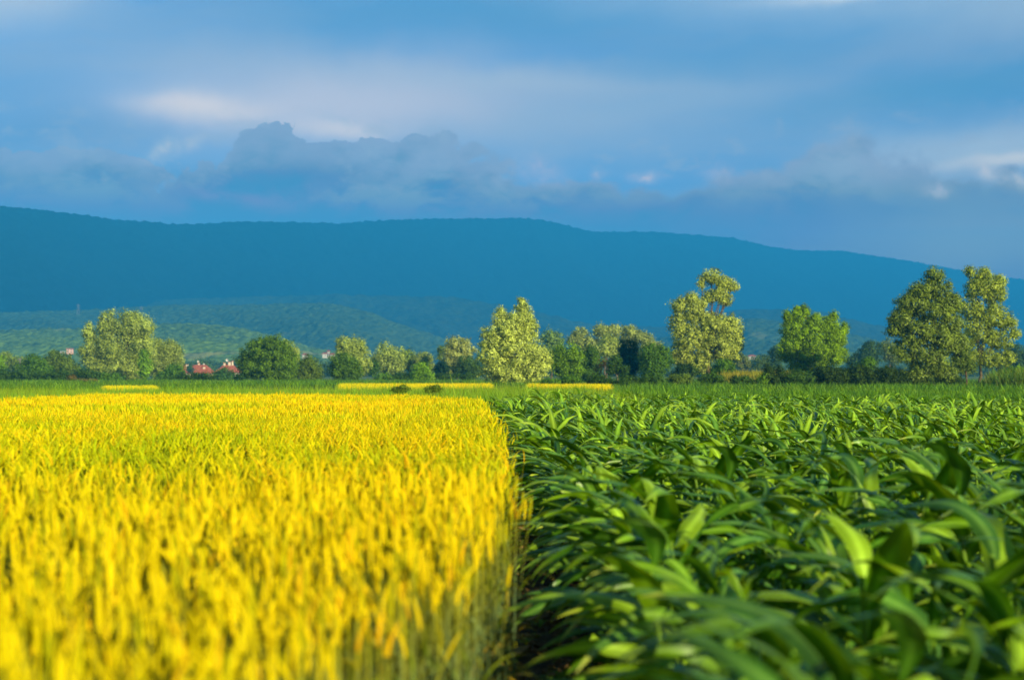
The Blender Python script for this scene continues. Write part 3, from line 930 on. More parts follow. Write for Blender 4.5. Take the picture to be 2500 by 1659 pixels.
# ------------------------------------------------------------------ trees
def make_crown(blobs, d, lai, cA, cB, droop, leafk, seed, clump=0.30, up=0.2, aspect=0.42, hollow=0.45, fill=0.22):
    """blobs: (centre Vector, rx, ry, rz) metres. Returns mesh arrays and clump centres."""
    r = np.random.default_rng(seed)
    L = leafk * d; wd = L * aspect
    Vs, Cs, centres = [], [], []
    for (c, rx, ry, rz) in blobs:
        area = math.pi * rx * rz
        cr = max(clump * (rx * rz) ** 0.5, 2.2 * L)
        ncl = int(max(7, 2.6 * (rx * rz + rx * ry + ry * rz) / 3 * 4 / (cr * cr) * 0.62))
        nl = int(1.45 * lai * area / (0.5 * L * wd) / ncl) + 1
        dirs = r.normal(0, 1, (ncl, 3)); dirs /= np.linalg.norm(dirs, axis=1)[:, None]
        rad = (hollow + (1 - hollow) * r.random(ncl) ** 0.55) * (1 - 0.45 * cr / max(rx, rz))
        rad *= 1 + 0.16 * r.normal(0, 1, ncl).clip(-1.5, 1.8) * (rad > 0.55)
        cc = np.array(c)[None] + dirs * rad[:, None] * np.array((rx, ry, rz))[None]
        centres += list(cc)
        crs = cr * r.uniform(0.55, 1.3, ncl)
        tone = r.random(ncl)
        pd = r.normal(0, 1, (ncl, nl, 3)); nr_ = np.linalg.norm(pd, axis=2, keepdims=True); pd /= nr_
        pr = r.random((ncl, nl, 1)) ** 0.45 * (1 + 0.25 * (r.random((ncl, nl, 1)) < 0.12))
        off = pd * pr * crs[:, None, None] * np.array((1, 1, 0.85 + droop * 0.5))
        off[..., 2] -= droop * crs[:, None] * 0.3 * r.random((ncl, nl))
        p = (cc[:, None, :] + off).reshape(-1, 3)
        fr = r.random((ncl, nl, 1)) < fill
        fd = r.normal(0, 1, (ncl, nl, 3)); fd /= np.linalg.norm(fd, axis=2, keepdims=True)
        fp = np.array(c) + fd * (r.random((ncl, nl, 1)) ** (1 / 2.4)) * np.array((rx, ry, rz)) * 0.95
        p = np.where(fr, fp, (cc[:, None, :] + off)).reshape(-1, 3)
        pd = np.where(fr, fd * 0.8, pd)
        out = (pd * 0.9 + dirs[:, None, :] * 0.65 + r.normal(0, 0.38, (ncl, nl, 3)) + np.array((0, 0, 0.25))).reshape(-1, 3)
        out /= np.linalg.norm(out, axis=1)[:, None]
        ax = r.normal(0, 0.6, p.shape) + np.array((-0.35, 0, up - droop * 1.2))
        ax -= out * (ax * out).sum(1)[:, None]
        ax /= np.linalg.norm(ax, axis=1)[:, None] + 1e-6
        sd = np.cross(out, ax)
        s1 = r.uniform(0.6, 1.35, (len(p), 1))
        l_, w_ = L * s1, wd * s1
        quad = np.stack([p - ax * l_ * 0.5, p + sd * w_ * 0.5, p + ax * l_ * 0.5, p - sd * w_ * 0.5], 1)
        shade_k = 0.62  # deepens the dark leaf tone, shade of the foliage put into its colour
        q = np.clip(np.repeat(tone, nl) * 0.6 + r.random(len(p)) * 0.4 + r.normal(0, 0.12, len(p)), 0, 1)[:, None]
        colr = np.array(cA)[None] * shade_k * (1 - q) + np.array(cB)[None] * q
        colr = colr * r.uniform(0.8, 1.2, (len(p), 1)) * np.array((0.98, 1.16, 0.50))
        Vs.append(quad.reshape(-1, 3)); Cs.append(np.repeat(colr, 4, 0))
    V = np.concatenate(Vs); Cc = np.concatenate(Cs)
    Q = np.arange(len(V)).reshape(-1, 4)
    return V, Q, Cc, np.array(centres)

SILV = ((0.13, 0.165, 0.045), (0.50, 0.50, 0.19))
SILVD = ((0.08, 0.12, 0.035), (0.30, 0.34, 0.10))
WHITE = ((0.17, 0.20, 0.05), (0.70, 0.66, 0.28))
OLIVE = ((0.05, 0.085, 0.02), (0.18, 0.22, 0.045))
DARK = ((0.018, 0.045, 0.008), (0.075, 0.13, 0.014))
MIDG = ((0.035, 0.085, 0.010), (0.13, 0.22, 0.015))
BRT = ((0.07, 0.15, 0.008), (0.24, 0.36, 0.012))
BROWN = ((0.08, 0.05, 0.02), (0.20, 0.12, 0.04))
HAZY = ((0.03, 0.06, 0.03), (0.08, 0.13, 0.05))
tseed = [100]

def plant(name, label, cat, base, d, blobs, pal, group=None, matl=None, trunk_r=0.2, lai=3.4, droop=0.0, leafk=0.0014, up=0.2, twigs=26, fork=0.3, bark=None,
          clump=0.25, part=('crown', 'trunk'), depth=1.0, aspect=0.42, bare=False, hollow=0.45, lean=0.0):
    """base: (px, py) foot of the trunk; blobs: (px, py, rx, ry[, dy]) in photo pixels at distance d"""
    tseed[0] += 1
    r = random.Random(tseed[0])
    mpp = d / F
    b = P(base[0], base[1], d); b.z = max(0.0, min(b.z, 0.4)) if b.z < 6 else b.z
    b.z = 0.0 if d < 400 else b.z
    bl = []
    for q in blobs:
        c = P(q[0], q[1], d)
        dyy = (q[4] if len(q) > 4 else 0) * mpp
        rx, rz = q[2] * mpp * 1.12, q[3] * mpp * 1.10
        bl.append((c + Vector((0, dyy, 0)), rx, min(rx, rz * 1.4) * depth * 0.95, rz))
    root = empty(name, b)
    tag(root, label, cat, group)
    V, Q, Cc, cen = make_crown(bl, d, lai if not bare else 0.35, pal[0], pal[1], droop, leafk, tseed[0], clump, up, aspect, hollow)
    # keep everything above ground
    low = V[:, 2] < 0.03
    V[low, 2] = 0.03 + np.abs(V[low, 2]) * 0.1
    me = np_mesh(part[0], V - np.array(b), Q, Cc, matl or M_LEAF)
    link(part[0], me, root)
    # trunk with limbs: base -> fork -> each blob centre -> clumps
    prt = []
    cx_ = sum(q[0].x * q[1] for q in bl) / sum(q[1] for q in bl)
    top = max(q[0].z for q in bl)
    Hc = top - b.z
    fk = b + Vector(((cx_ - b.x) * 0.3, 0, Hc * fork))
    mid = (b + fk) / 2 + Vector((r.uniform(-1, 1), r.uniform(-1, 1), 0)) * Hc * 0.02
    prt.append(tube([b - Vector((0, 0, 0.15)), b + (fk - b) * 0.08, mid, fk], [trunk_r * 1.5, trunk_r * 1.12, trunk_r, trunk_r * 0.85], 8))
    for q in bl:
        c = q[0]
        m1 = fk.lerp(c, 0.5) + Vector((r.uniform(-1, 1) * q[1] * 0.15, r.uniform(-1, 1) * q[1] * 0.15, Hc * 0.03))
        k = min(1, (q[1] * q[3]) ** 0.5 / (Hc * 0.35 + 0.01))
        tip = c + Vector((0, 0, q[3] * 0.45))
        prt.append(tube([fk - Vector((0, 0, Hc * 0.01)), m1, c, tip], [trunk_r * 0.6 * (0.4 + 0.6 * k), trunk_r * 0.42 * (0.4 + 0.6 * k), trunk_r * 0.24, trunk_r * 0.08], 5))
    idx = list(range(len(cen))); r.shuffle(idx)
    for i in idx[:twigs * (3 if bare else 1)]:
        c = Vector(cen[i])
        q = min(bl, key=lambda w: (w[0] - c).length)
        st = fk.lerp(q[0], r.uniform(0.35, 1.0))
        m1 = st.lerp(c, 0.5) + Vector((0, 0, 0.06 * Hc * r.uniform(-0.3, 1)))
        prt.append(tube([st, m1, c], [trunk_r * 0.2, trunk_r * 0.13, trunk_r * 0.05], 4))
    TV, TQ, TC = join_parts(prt)
    TV[:, 2] = np.maximum(TV[:, 2], b.z - 0.1)
    link(part[1], np_mesh(part[1], TV - np.array(b), TQ, None, bark or M_BARK, True), root)
    return root

tree = lambda *a, **k: plant('tree', *a, **k)
def bush(label, base, d, blobs, pal, **k):
    k.setdefault('trunk_r', 0.05); k.setdefault('twigs', 12); k.setdefault('fork', 0.12); k.setdefault('lai', 4.2); k.setdefault('clump', 0.26); k.setdefault('hollow', 0.3)
    return plant('bush', label, 'bush', base, d, blobs, pal, part=('foliage', 'stem'), **k)

# --- left part
plant('willow_tree', 'big pale silvery willow with wide lumpy crown, left of the red roofed houses', 'tree', (312, 930), 250,
      [(285, 830, 52, 52), (330, 800, 46, 42), (322, 778, 22, 20), (262, 788, 26, 30), (218, 812, 18, 24), (224, 862, 28, 44), (300, 885, 62, 38), (350, 850, 34, 46), (255, 895, 36, 30), (330, 905, 34, 24)],
      SILV, matl=M_SILVER, trunk_r=0.42, droop=0.35, fork=0.34, clump=0.33)
plant('willow_tree', 'smaller silvery willow touching the right side of the big pale willow', 'tree', (392, 928), 262,
      [(382, 855, 34, 30), (412, 868, 34, 34), (430, 885, 22, 30), (388, 892, 36, 30), (410, 848, 24, 20)], (tuple(np.array(SILV[0]) * 0.85), tuple(np.array(SILV[1]) * 0.8)), matl=M_SILVER, trunk_r=0.28, droop=0.35)
bush('light green shrub in the gap between the two left willows', (354, 930), 240, [(352, 890, 16, 38)], BRT, leafk=0.0016)
bush('low green shrub at the right foot of the second left willow', (430, 932), 238, [(425, 908, 26, 22), (400, 918, 24, 12)], MIDG)
plant('tree', 'pale grey green tree at the far left edge behind the dark hedge', 'tree', (30, 925), 330, [(14, 882, 26, 24), (52, 890, 30, 22)], SILVD, trunk_r=0.2)
bush('bright green bush cut by the left edge of the photo', (0, 930), 250, [(-10, 890, 22, 30)], BRT)
plant('tree', 'mid green tree with two humps behind the dark hedge at far left', 'tree', (88, 928), 240, [(84, 888, 30, 26), (66, 902, 26, 20), (104, 902, 22, 24)], MIDG, trunk_r=0.14)
plant('tree', 'round dark olive tree below the small pink hillside house', 'tree', (138, 928), 250, [(136, 884, 38, 28), (158, 898, 34, 26), (112, 898, 24, 24), (182, 908, 24, 18)], OLIVE, trunk_r=0.2)
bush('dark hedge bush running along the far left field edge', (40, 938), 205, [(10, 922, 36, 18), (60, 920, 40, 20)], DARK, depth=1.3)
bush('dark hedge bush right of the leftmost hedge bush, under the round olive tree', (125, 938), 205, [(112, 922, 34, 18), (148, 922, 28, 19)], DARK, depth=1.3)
bush('dusky bush between the hedge and the big pale willow', (215, 930), 215, [(205, 912, 28, 14), (232, 918, 22, 11)], DARK)
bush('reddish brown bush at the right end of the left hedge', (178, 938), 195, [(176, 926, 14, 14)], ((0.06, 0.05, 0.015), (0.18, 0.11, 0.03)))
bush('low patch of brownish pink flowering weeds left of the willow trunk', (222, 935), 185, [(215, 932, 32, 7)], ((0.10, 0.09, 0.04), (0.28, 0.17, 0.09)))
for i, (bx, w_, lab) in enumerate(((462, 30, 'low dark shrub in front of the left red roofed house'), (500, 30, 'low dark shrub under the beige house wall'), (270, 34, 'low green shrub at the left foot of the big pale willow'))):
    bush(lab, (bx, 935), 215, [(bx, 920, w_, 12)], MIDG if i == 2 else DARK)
bush('small dark green tree standing in front of the left red roof', (463, 915), 560, [(464, 898, 8, 14)], DARK, leafk=0.0012)
bush('rounded green bush hiding the gap between the two red roofed houses', (545, 936), 300, [(548, 914, 24, 18), (530, 920, 16, 12), (562, 923, 20, 13)], ((0.03, 0.07, 0.012), (0.09, 0.16, 0.02)))
bush('small dark bush just left of the big round green tree', (590, 936), 230, [(592, 922, 20, 14)], DARK)
tree('big round dark green tree with sunlit leaves, right of the red roofed houses', 'tree', (655, 938), 200,
     [(630, 862, 40, 36), (672, 862, 46, 40), (610, 890, 32, 32), (650, 905, 52, 28), (698, 890, 32, 38), (655, 845, 44, 20), (700, 915, 26, 18)], ((0.035, 0.075, 0.008), (0.17, 0.25, 0.014)), trunk_r=0.25, fork=0.2, lai=4.2, clump=0.24)
plant('willow_tree', 'pale willow peeking out behind the top right of the round green tree', 'tree', (700, 928), 235, [(690, 852, 34, 22), (715, 870, 18, 26)], SILV, matl=M_SILVER, trunk_r=0.16)
tree('loose olive bush tree with thin tips right of the big round green tree', 'tree', (755, 936), 205, [(752, 892, 26, 26), (770, 905, 20, 26), (735, 912, 24, 22), (755, 920, 32, 14)], OLIVE, trunk_r=0.08, lai=3.0, fork=0.15, up=0.9, aspect=0.3)
for i, (bx, by, rx, ry, lab) in enumerate(((820, 915, 26, 10, 'dusky low bush left of the willow behind the round bush'), )):
    bush(lab, (bx, 925), 330, [(bx, by - 8, rx, ry)], HAZY)
plant('willow_tree', 'tall silvery willow with two rounded tops behind a dark round bush', 'tree', (868, 922), 235,
      [(842, 845, 24, 27), (872, 850, 26, 26), (884, 880, 22, 34), (855, 885, 36, 34)], SILV, matl=M_SILVER, trunk_r=0.22, droop=0.15)
bush('dark round green bush in front of the two topped willow', (850, 935), 205, [(842, 882, 34, 22), (836, 900, 34, 24), (862, 905, 26, 24), (846, 920, 38, 14)], ((0.03, 0.07, 0.008), (0.13, 0.20, 0.012)), trunk_r=0.1)
plant('willow_tree', 'wide silvery willow with flat rounded crown, left of the yellow green bush', 'tree', (950, 920), 270,
      [(940, 862, 28, 26), (965, 872, 26, 28), (950, 892, 40, 24), (922, 880, 14, 20)], SILV, matl=M_SILVER, trunk_r=0.22, droop=0.2)
plant('tree', 'small grey green tree just right of the wide silvery willow', 'tree', (1000, 915), 280, [(992, 872, 22, 20), (1004, 888, 20, 22)], SILVD, trunk_r=0.15)
plant('tree', 'rounded grey green tree behind the yellow green bush', 'tree', (1035, 915), 275, [(1032, 876, 26, 20), (1046, 892, 16, 22), (1022, 895, 22, 20)], (tuple(np.array(SILV[0]) * 0.8), tuple(np.array(SILV[1]) * 0.75)), matl=M_SILVER, trunk_r=0.15)
bush('yellow green leafy bush standing before the grey green trees', (1032, 936), 205, [(1030, 898, 22, 15), (1024, 915, 24, 15), (1044, 914, 16, 14)], BRT, trunk_r=0.06)
bush('dark green bush at the foot of the wide silvery willow', (912, 925), 240, [(910, 896, 16, 22)], ((0.03, 0.08, 0.015), (0.08, 0.14, 0.03)))
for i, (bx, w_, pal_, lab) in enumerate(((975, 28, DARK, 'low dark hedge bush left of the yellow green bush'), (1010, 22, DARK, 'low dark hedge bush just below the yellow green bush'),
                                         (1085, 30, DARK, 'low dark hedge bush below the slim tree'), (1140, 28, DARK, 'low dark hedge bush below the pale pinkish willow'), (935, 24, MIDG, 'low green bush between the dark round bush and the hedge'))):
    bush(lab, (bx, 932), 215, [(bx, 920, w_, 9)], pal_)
tree('slim small tree on a thin pale stem above a dark bush', 'tree', (1077, 915), 270, [(1077, 855, 10, 13), (1075, 872, 8, 9)], SILVD, trunk_r=0.07, bark=M_PALEBARK, twigs=5, fork=0.7)
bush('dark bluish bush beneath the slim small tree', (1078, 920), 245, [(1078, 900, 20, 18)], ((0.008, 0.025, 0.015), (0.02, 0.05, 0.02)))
plant('willow_tree', 'pale pinkish silver willow left of the tall pointed poplar', 'tree', (1118, 920), 250,
      [(1112, 842, 28, 22), (1136, 852, 26, 26), (1098, 868, 20, 30), (1120, 880, 34, 26), (1096, 900, 14, 14)], ((0.16, 0.17, 0.07), (0.56, 0.50, 0.27)), matl=M_SILVER, trunk_r=0.22, droop=0.2)
bush('dark green bush between the pale willow and the pointed poplar', (1145, 925), 225, [(1142, 888, 26, 22), (1160, 905, 22, 18), (1122, 905, 16, 16)], HAZY)
for bx, w_, lab in ((978, 26, 'low bramble mound at the wheat edge, left of two'), (1058, 24, 'low bramble mound at the wheat edge, right of two')):
    bush(lab, (bx, 958), 44, [(bx, 950, w_, 9), (bx + 8, 946, w_ * 0.5, 7)], ((0.05, 0.09, 0.015), (0.22, 0.26, 0.06)), leafk=0.0012, trunk_r=0.01)

# --- centre
plant('poplar_tree', 'tall pointed silvery white poplar standing where the wheat meets the corn', 'tree', (1263, 946), 150,
      [(1274, 740, 11, 15), (1278, 758, 18, 24), (1270, 785, 34, 34), (1222, 775, 18, 34), (1240, 810, 44, 40), (1290, 800, 24, 38), (1196, 830, 24, 34), (1208, 862, 42, 36), (1262, 860, 52, 42), (1305, 862, 34, 38), (1230, 905, 56, 32), (1290, 905, 48, 32), (1328, 880, 18, 26), (1255, 925, 56, 20)],
      WHITE, matl=M_SILVER, trunk_r=0.13, lai=3.2, droop=0.0, up=0.5, fork=0.12, twigs=60, bark=M_PALEBARK, leafk=0.0016, clump=0.27)
tree('pale blue green feathery tree behind the right shoulder of the pointed poplar', 'tree', (1345, 915), 290, [(1340, 820, 26, 18), (1362, 828, 16, 20), (1345, 850, 30, 24)], ((0.09, 0.14, 0.07), (0.26, 0.33, 0.15)), trunk_r=0.18, lai=2.0, droop=0.5)
tree('bright leafy green tree right next to the pointed poplar', 'tree', (1385, 935), 165, [(1378, 862, 32, 24), (1404, 868, 22, 26), (1365, 890, 26, 28), (1392, 905, 32, 26)], ((0.045, 0.10, 0.006), (0.21, 0.30, 0.010)), trunk_r=0.1, lai=3.8, clump=0.24, fork=0.2)
gw = ((0.14, 0.165, 0.065), (0.46, 0.44, 0.20))
for lab, base_, bl_ in (('greyish willow with round tops, leftmost of the grey clump', (1425, 915), [(1418, 818, 22, 20), (1400, 828, 18, 16), (1430, 845, 24, 26)]),
                        ('greyish willow with the tallest round top in the grey clump', (1478, 915), [(1468, 806, 22, 17), (1500, 806, 20, 16), (1480, 835, 30, 26), (1455, 850, 24, 22)]),
                        ('greyish willow with paired round tops, third in the grey clump', (1535, 915), [(1538, 808, 22, 17), (1558, 822, 18, 18), (1530, 838, 28, 26)]),
                        ('greyish willow sloping down at the right end of the grey clump', (1585, 915), [(1578, 830, 20, 20), (1600, 848, 20, 18), (1580, 860, 30, 24)])):
    plant('willow_tree', lab, 'tree', base_, 300, bl_, gw, matl=M_SILVER, trunk_r=0.2, droop=0.2, clump=0.36, leafk=0.0014)
plant('willow_tree', 'paler low willow in front of the middle of the grey clump', 'tree', (1482, 922), 255, [(1488, 838, 24, 22), (1470, 855, 30, 20), (1500, 855, 16, 22)], SILV, matl=M_SILVER, trunk_r=0.15, droop=0.2)
tree('dark green conical tree right of the bright leafy tree', 'tree', (1440, 935), 180, [(1440, 862, 20, 24), (1448, 890, 28, 28), (1430, 905, 22, 26)], ((0.025, 0.06, 0.008), (0.10, 0.17, 0.012)), trunk_r=0.09)
plant('dead_bush', 'leafless reddish brown bush between the dark green trees', 'bush', (1462, 938), 160, [(1465, 895, 17, 22), (1475, 885, 12, 14), (1455, 912, 12, 12)], ((0.14, 0.07, 0.02), (0.28, 0.14, 0.04)), trunk_r=0.06, bare=True, twigs=60, part=('twigs', 'stem'), bark=plain_mat('brown twigs', (0.22, 0.11, 0.05)))
tree('small dark tree on a pinkish thin trunk beside the brown bush', 'tree', (1508, 940), 158, [(1500, 885, 20, 20), (1518, 902, 20, 14), (1492, 905, 14, 12)], DARK, trunk_r=0.06, bark=M_PALEBARK, fork=0.45)
tree('dark green tree in front of the grey willows', 'tree', (1540, 935), 185, [(1535, 850, 26, 24), (1545, 880, 34, 32), (1530, 905, 30, 24)], ((0.015, 0.045, 0.008), (0.055, 0.11, 0.012)), trunk_r=0.12, lai=4)
tree('drooping bright green tree just left of the tallest willow', 'tree', (1600, 935), 170, [(1588, 858, 26, 24), (1616, 868, 26, 28), (1598, 890, 36, 30), (1590, 915, 30, 18)], MIDG, trunk_r=0.12, droop=0.8, lai=3.6, clump=0.24)

# --- tall willow
plant('willow_tree', 'tallest silvery willow with a separate high tuft on bare limbs', 'tree', (1728, 934), 175,
      [(1738, 675, 30, 20), (1768, 690, 24, 18), (1788, 700, 16, 12), (1708, 742, 18, 20), (1722, 772, 26, 16), (1762, 712, 22, 12), (1742, 722, 28, 16), (1772, 732, 20, 14), (1712, 690, 10, 14), (1688, 728, 18, 16), (1660, 745, 22, 20), (1690, 762, 30, 26),
       (1655, 790, 26, 32), (1740, 795, 42, 32), (1785, 800, 30, 30), (1800, 835, 18, 26), (1690, 830, 44, 40), (1750, 845, 50, 36), (1660, 860, 24, 34), (1700, 885, 40, 26), (1775, 868, 30, 26)],
      ((0.14, 0.17, 0.04), (0.55, 0.52, 0.17)), matl=M_SILVER, trunk_r=0.24, lai=3.6, droop=0.25, fork=0.28, twigs=50, leafk=0.0015)
bush('green shrub at the right foot of the tallest willow', (1765, 938), 168, [(1768, 895, 26, 24), (1750, 915, 24, 18), (1785, 912, 14, 18)], MIDG, trunk_r=0.06)
bush('dark shrub at the left foot of the tallest willow', (1690, 938), 170, [(1678, 905, 30, 20), (1655, 918, 20, 14)], ((0.02, 0.045, 0.01), (0.06, 0.10, 0.02)))
bl_labels = ['low dark undergrowth bush right below the pointed poplar', 'low green undergrowth bush below the bright leafy tree', 'low dark undergrowth bush below the leafless brown bush', 'low dark undergrowth bush below the dark green tree before the grey willows',
             'low dark undergrowth bush below the drooping green tree', 'low green undergrowth bush left of the tallest willow trunk', 'low dark undergrowth bush right of the tallest willow trunk', 'low bright weed bush in the gap right of the tallest willow',
             'low dark undergrowth bush in the gap left of the bright green tree', 'low dark undergrowth bush directly below the bright green tree']
for lab, bx, w_, h_, pal_ in zip(bl_labels, (1345, 1395, 1460, 1530, 1590, 1660, 1740, 1865, 1815, 1945), (30, 26, 34, 36, 32, 34, 36, 18, 40, 48), (10, 14, 15, 14, 14, 16, 16, 16, 12, 20),
                                 (MIDG, MIDG, DARK, DARK, DARK, OLIVE, DARK, BRT, DARK, DARK)):
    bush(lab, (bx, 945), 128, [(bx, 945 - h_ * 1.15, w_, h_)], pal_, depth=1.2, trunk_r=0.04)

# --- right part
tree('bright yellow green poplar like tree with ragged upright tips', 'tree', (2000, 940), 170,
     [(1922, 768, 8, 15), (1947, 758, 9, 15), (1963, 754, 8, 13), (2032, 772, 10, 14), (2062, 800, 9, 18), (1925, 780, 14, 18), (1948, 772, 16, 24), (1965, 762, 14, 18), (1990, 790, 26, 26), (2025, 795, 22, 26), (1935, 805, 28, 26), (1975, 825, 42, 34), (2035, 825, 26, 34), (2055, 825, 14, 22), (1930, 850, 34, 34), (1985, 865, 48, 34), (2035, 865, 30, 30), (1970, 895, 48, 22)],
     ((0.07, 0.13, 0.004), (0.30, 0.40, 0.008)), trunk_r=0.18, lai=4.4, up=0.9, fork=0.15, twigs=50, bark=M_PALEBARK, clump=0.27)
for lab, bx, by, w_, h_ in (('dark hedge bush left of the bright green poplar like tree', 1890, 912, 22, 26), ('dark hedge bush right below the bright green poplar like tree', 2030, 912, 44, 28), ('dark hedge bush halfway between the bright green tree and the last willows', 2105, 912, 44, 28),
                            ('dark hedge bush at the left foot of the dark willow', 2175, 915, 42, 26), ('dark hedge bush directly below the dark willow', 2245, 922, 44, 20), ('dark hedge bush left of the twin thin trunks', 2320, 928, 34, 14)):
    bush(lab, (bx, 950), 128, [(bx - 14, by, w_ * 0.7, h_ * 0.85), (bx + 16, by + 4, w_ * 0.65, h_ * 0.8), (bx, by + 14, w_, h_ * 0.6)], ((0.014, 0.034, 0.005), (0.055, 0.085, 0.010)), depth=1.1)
bush('yellow green shrub poking above the hedge beside the birch like tree', (2120, 930), 150, [(2120, 885, 18, 18), (2108, 898, 22, 14)], MIDG)
plant('willow_tree', 'large dark sided willow, left one of the two last big willows', 'tree', (2285, 950), 128,
      [(2282, 672, 22, 26), (2262, 705, 32, 30), (2300, 712, 30, 30), (2238, 708, 24, 24), (2208, 742, 24, 26), (2186, 778, 20, 22), (2325, 735, 22, 24), (2232, 745, 34, 34), (2285, 760, 44, 40), (2205, 785, 26, 32), (2182, 805, 18, 20), (2240, 810, 46, 40), (2300, 825, 44, 40), (2318, 745, 22, 26), (2325, 790, 26, 34), (2338, 838, 28, 34), (2215, 855, 38, 34), (2270, 880, 52, 36), (2240, 915, 44, 22), (2305, 910, 36, 24)],
      ((0.045, 0.085, 0.015), (0.28, 0.31, 0.055)), matl=M_SILVER, trunk_r=0.16, lai=3.4, droop=0.1, fork=0.18, twigs=60, leafk=0.0016, clump=0.27)
plant('willow_tree', 'light airy willow on dark forked trunk, rightmost big tree', 'tree', (2387, 953), 150,
      [(2368, 665, 16, 18), (2402, 672, 24, 22), (2440, 685, 18, 20), (2420, 700, 30, 28), (2392, 690, 22, 22), (2385, 705, 34, 26), (2430, 722, 28, 30), (2370, 755, 34, 34), (2425, 770, 38, 34), (2460, 790, 22, 30), (2385, 810, 40, 34), (2440, 830, 36, 30), (2480, 815, 14, 14),
       (2360, 860, 34, 30), (2415, 875, 40, 26), (2462, 872, 20, 18), (2350, 895, 30, 20)],
      ((0.12, 0.17, 0.025), (0.44, 0.44, 0.085)), matl=M_SILVER, trunk_r=0.15, lai=2.8, droop=0.1, fork=0.2, twigs=70, leafk=0.0016, clump=0.27)
tree('thin trunked young willow just left of the rightmost big willow', 'tree', (2360, 955), 128, [(2345, 880, 26, 24), (2368, 895, 18, 18), (2352, 862, 20, 18)], OLIVE, trunk_r=0.08, lai=2.2, fork=0.5)
for lab, b_, bl_, pal_ in (('hazy dark tree left of the bright green poplar like tree', (1895, 920), [(1895, 862, 18, 22), (1888, 888, 24, 26)], HAZY),
                     ('hazy rounded tree in the gap right of the tallest willow', (1860, 915), [(1855, 885, 24, 20)], ((0.06, 0.10, 0.05), (0.14, 0.19, 0.08))),
                     ('hazy pale brown tree just right of the tallest willow', (1815, 915), [(1812, 885, 22, 22)], ((0.09, 0.11, 0.05), (0.22, 0.22, 0.11))),
                     ('hazy dark domed tree between the bright green tree and the dark willow', (2125, 920), [(2128, 852, 28, 20), (2115, 875, 36, 26)], HAZY),
                     ('hazy low tree directly right of the bright green tree', (2085, 920), [(2085, 880, 22, 18)], HAZY),
                     ('pale birch like tree with thin light trunk behind the hedge', (2172, 920), [(2168, 850, 24, 20), (2178, 872, 22, 22)], ((0.10, 0.13, 0.05), (0.26, 0.28, 0.10))),
                     ('hazy dark tree at the far right edge behind the last willow', (2480, 920), [(2478, 858, 28, 20), (2490, 885, 34, 26), (2450, 892, 18, 18)], HAZY)):
    tree(lab, 'tree', b_, 330, bl_, pal_, trunk_r=0.22, leafk=0.0013, bark=M_PALEBARK if 'pale birch' in lab else None, clump=0.34)
bush('sunlit green bush at the far right end of the bank', (2470, 940), 150, [(2472, 912, 30, 18), (2500, 918, 26, 16)], BRT)

# distant woods between the trees: they read as one mass
r_ = np.random.default_rng(5)
blw = []
for i in range(260):
    d = r_.uniform(640, 900)
    px = r_.uniform(-250, 2750)
    hpx = r_.uniform(3.2, 8.5)
    c = Vector(((px - 1250) / F * d, d, hpx * 0.5))
    w_ = r_.uniform(4, 9)
    blw.append((c, w_, w_, hpx * 0.62))
V, Q, Cc, _ = make_crown(blw, 600, 3.0, (0.03, 0.06, 0.02), (0.12, 0.17, 0.05), 0.0, 0.0015, 77, 0.4)
V[:, 2] = np.maximum(V[:, 2], 0.05)
tag(link('distant_wood', np_mesh('distant_wood', V, Q, Cc, M_LEAF)), 'hazy distant belt of woodland on the plain behind the tree row', 'woodland', kind='stuff')

# ------------------------------------------------------------------ houses
M_PLASTER = plain_mat('cream plaster', (0.62, 0.50, 0.36), 0.85, 0.1, 0.4, 0.08)
M_PINK = plain_mat('pink plaster', (0.62, 0.36, 0.30), 0.85, 0.1, 0.4, 0.08)
M_WHITEP = plain_mat('white plaster', (0.48, 0.46, 0.42), 0.8, 0.1, 0.4, 0.05)
M_GLASS = plain_mat('dark window glass', (0.04, 0.05, 0.06), 0.15, 0.5)
M_METAL = plain_mat('weathered metal', (0.13, 0.13, 0.12), 0.7, 0.1)
def tile_mat():
    m, n = mat('red roof tiles')
    g = n.new('ShaderNodeNewGeometry')
    wv = n.new('ShaderNodeTexWave'); n.plug(wv.inputs['Vector'], g.outputs['Position']); wv.inputs['Scale'].default_value = 3.0
    nz = n.noise(g.outputs['Position'], 1.2, 4, 0.6)
    c = n.ramp(nz, [(0.3, (0.26, 0.06, 0.025)), (0.7, (0.46, 0.13, 0.05))])
    return finish(m, n, principled(n, c, 0.85, 0.1, bump(n, wv.outputs['Fac'], 0.5, 0.08)))
M_TILE = tile_mat()

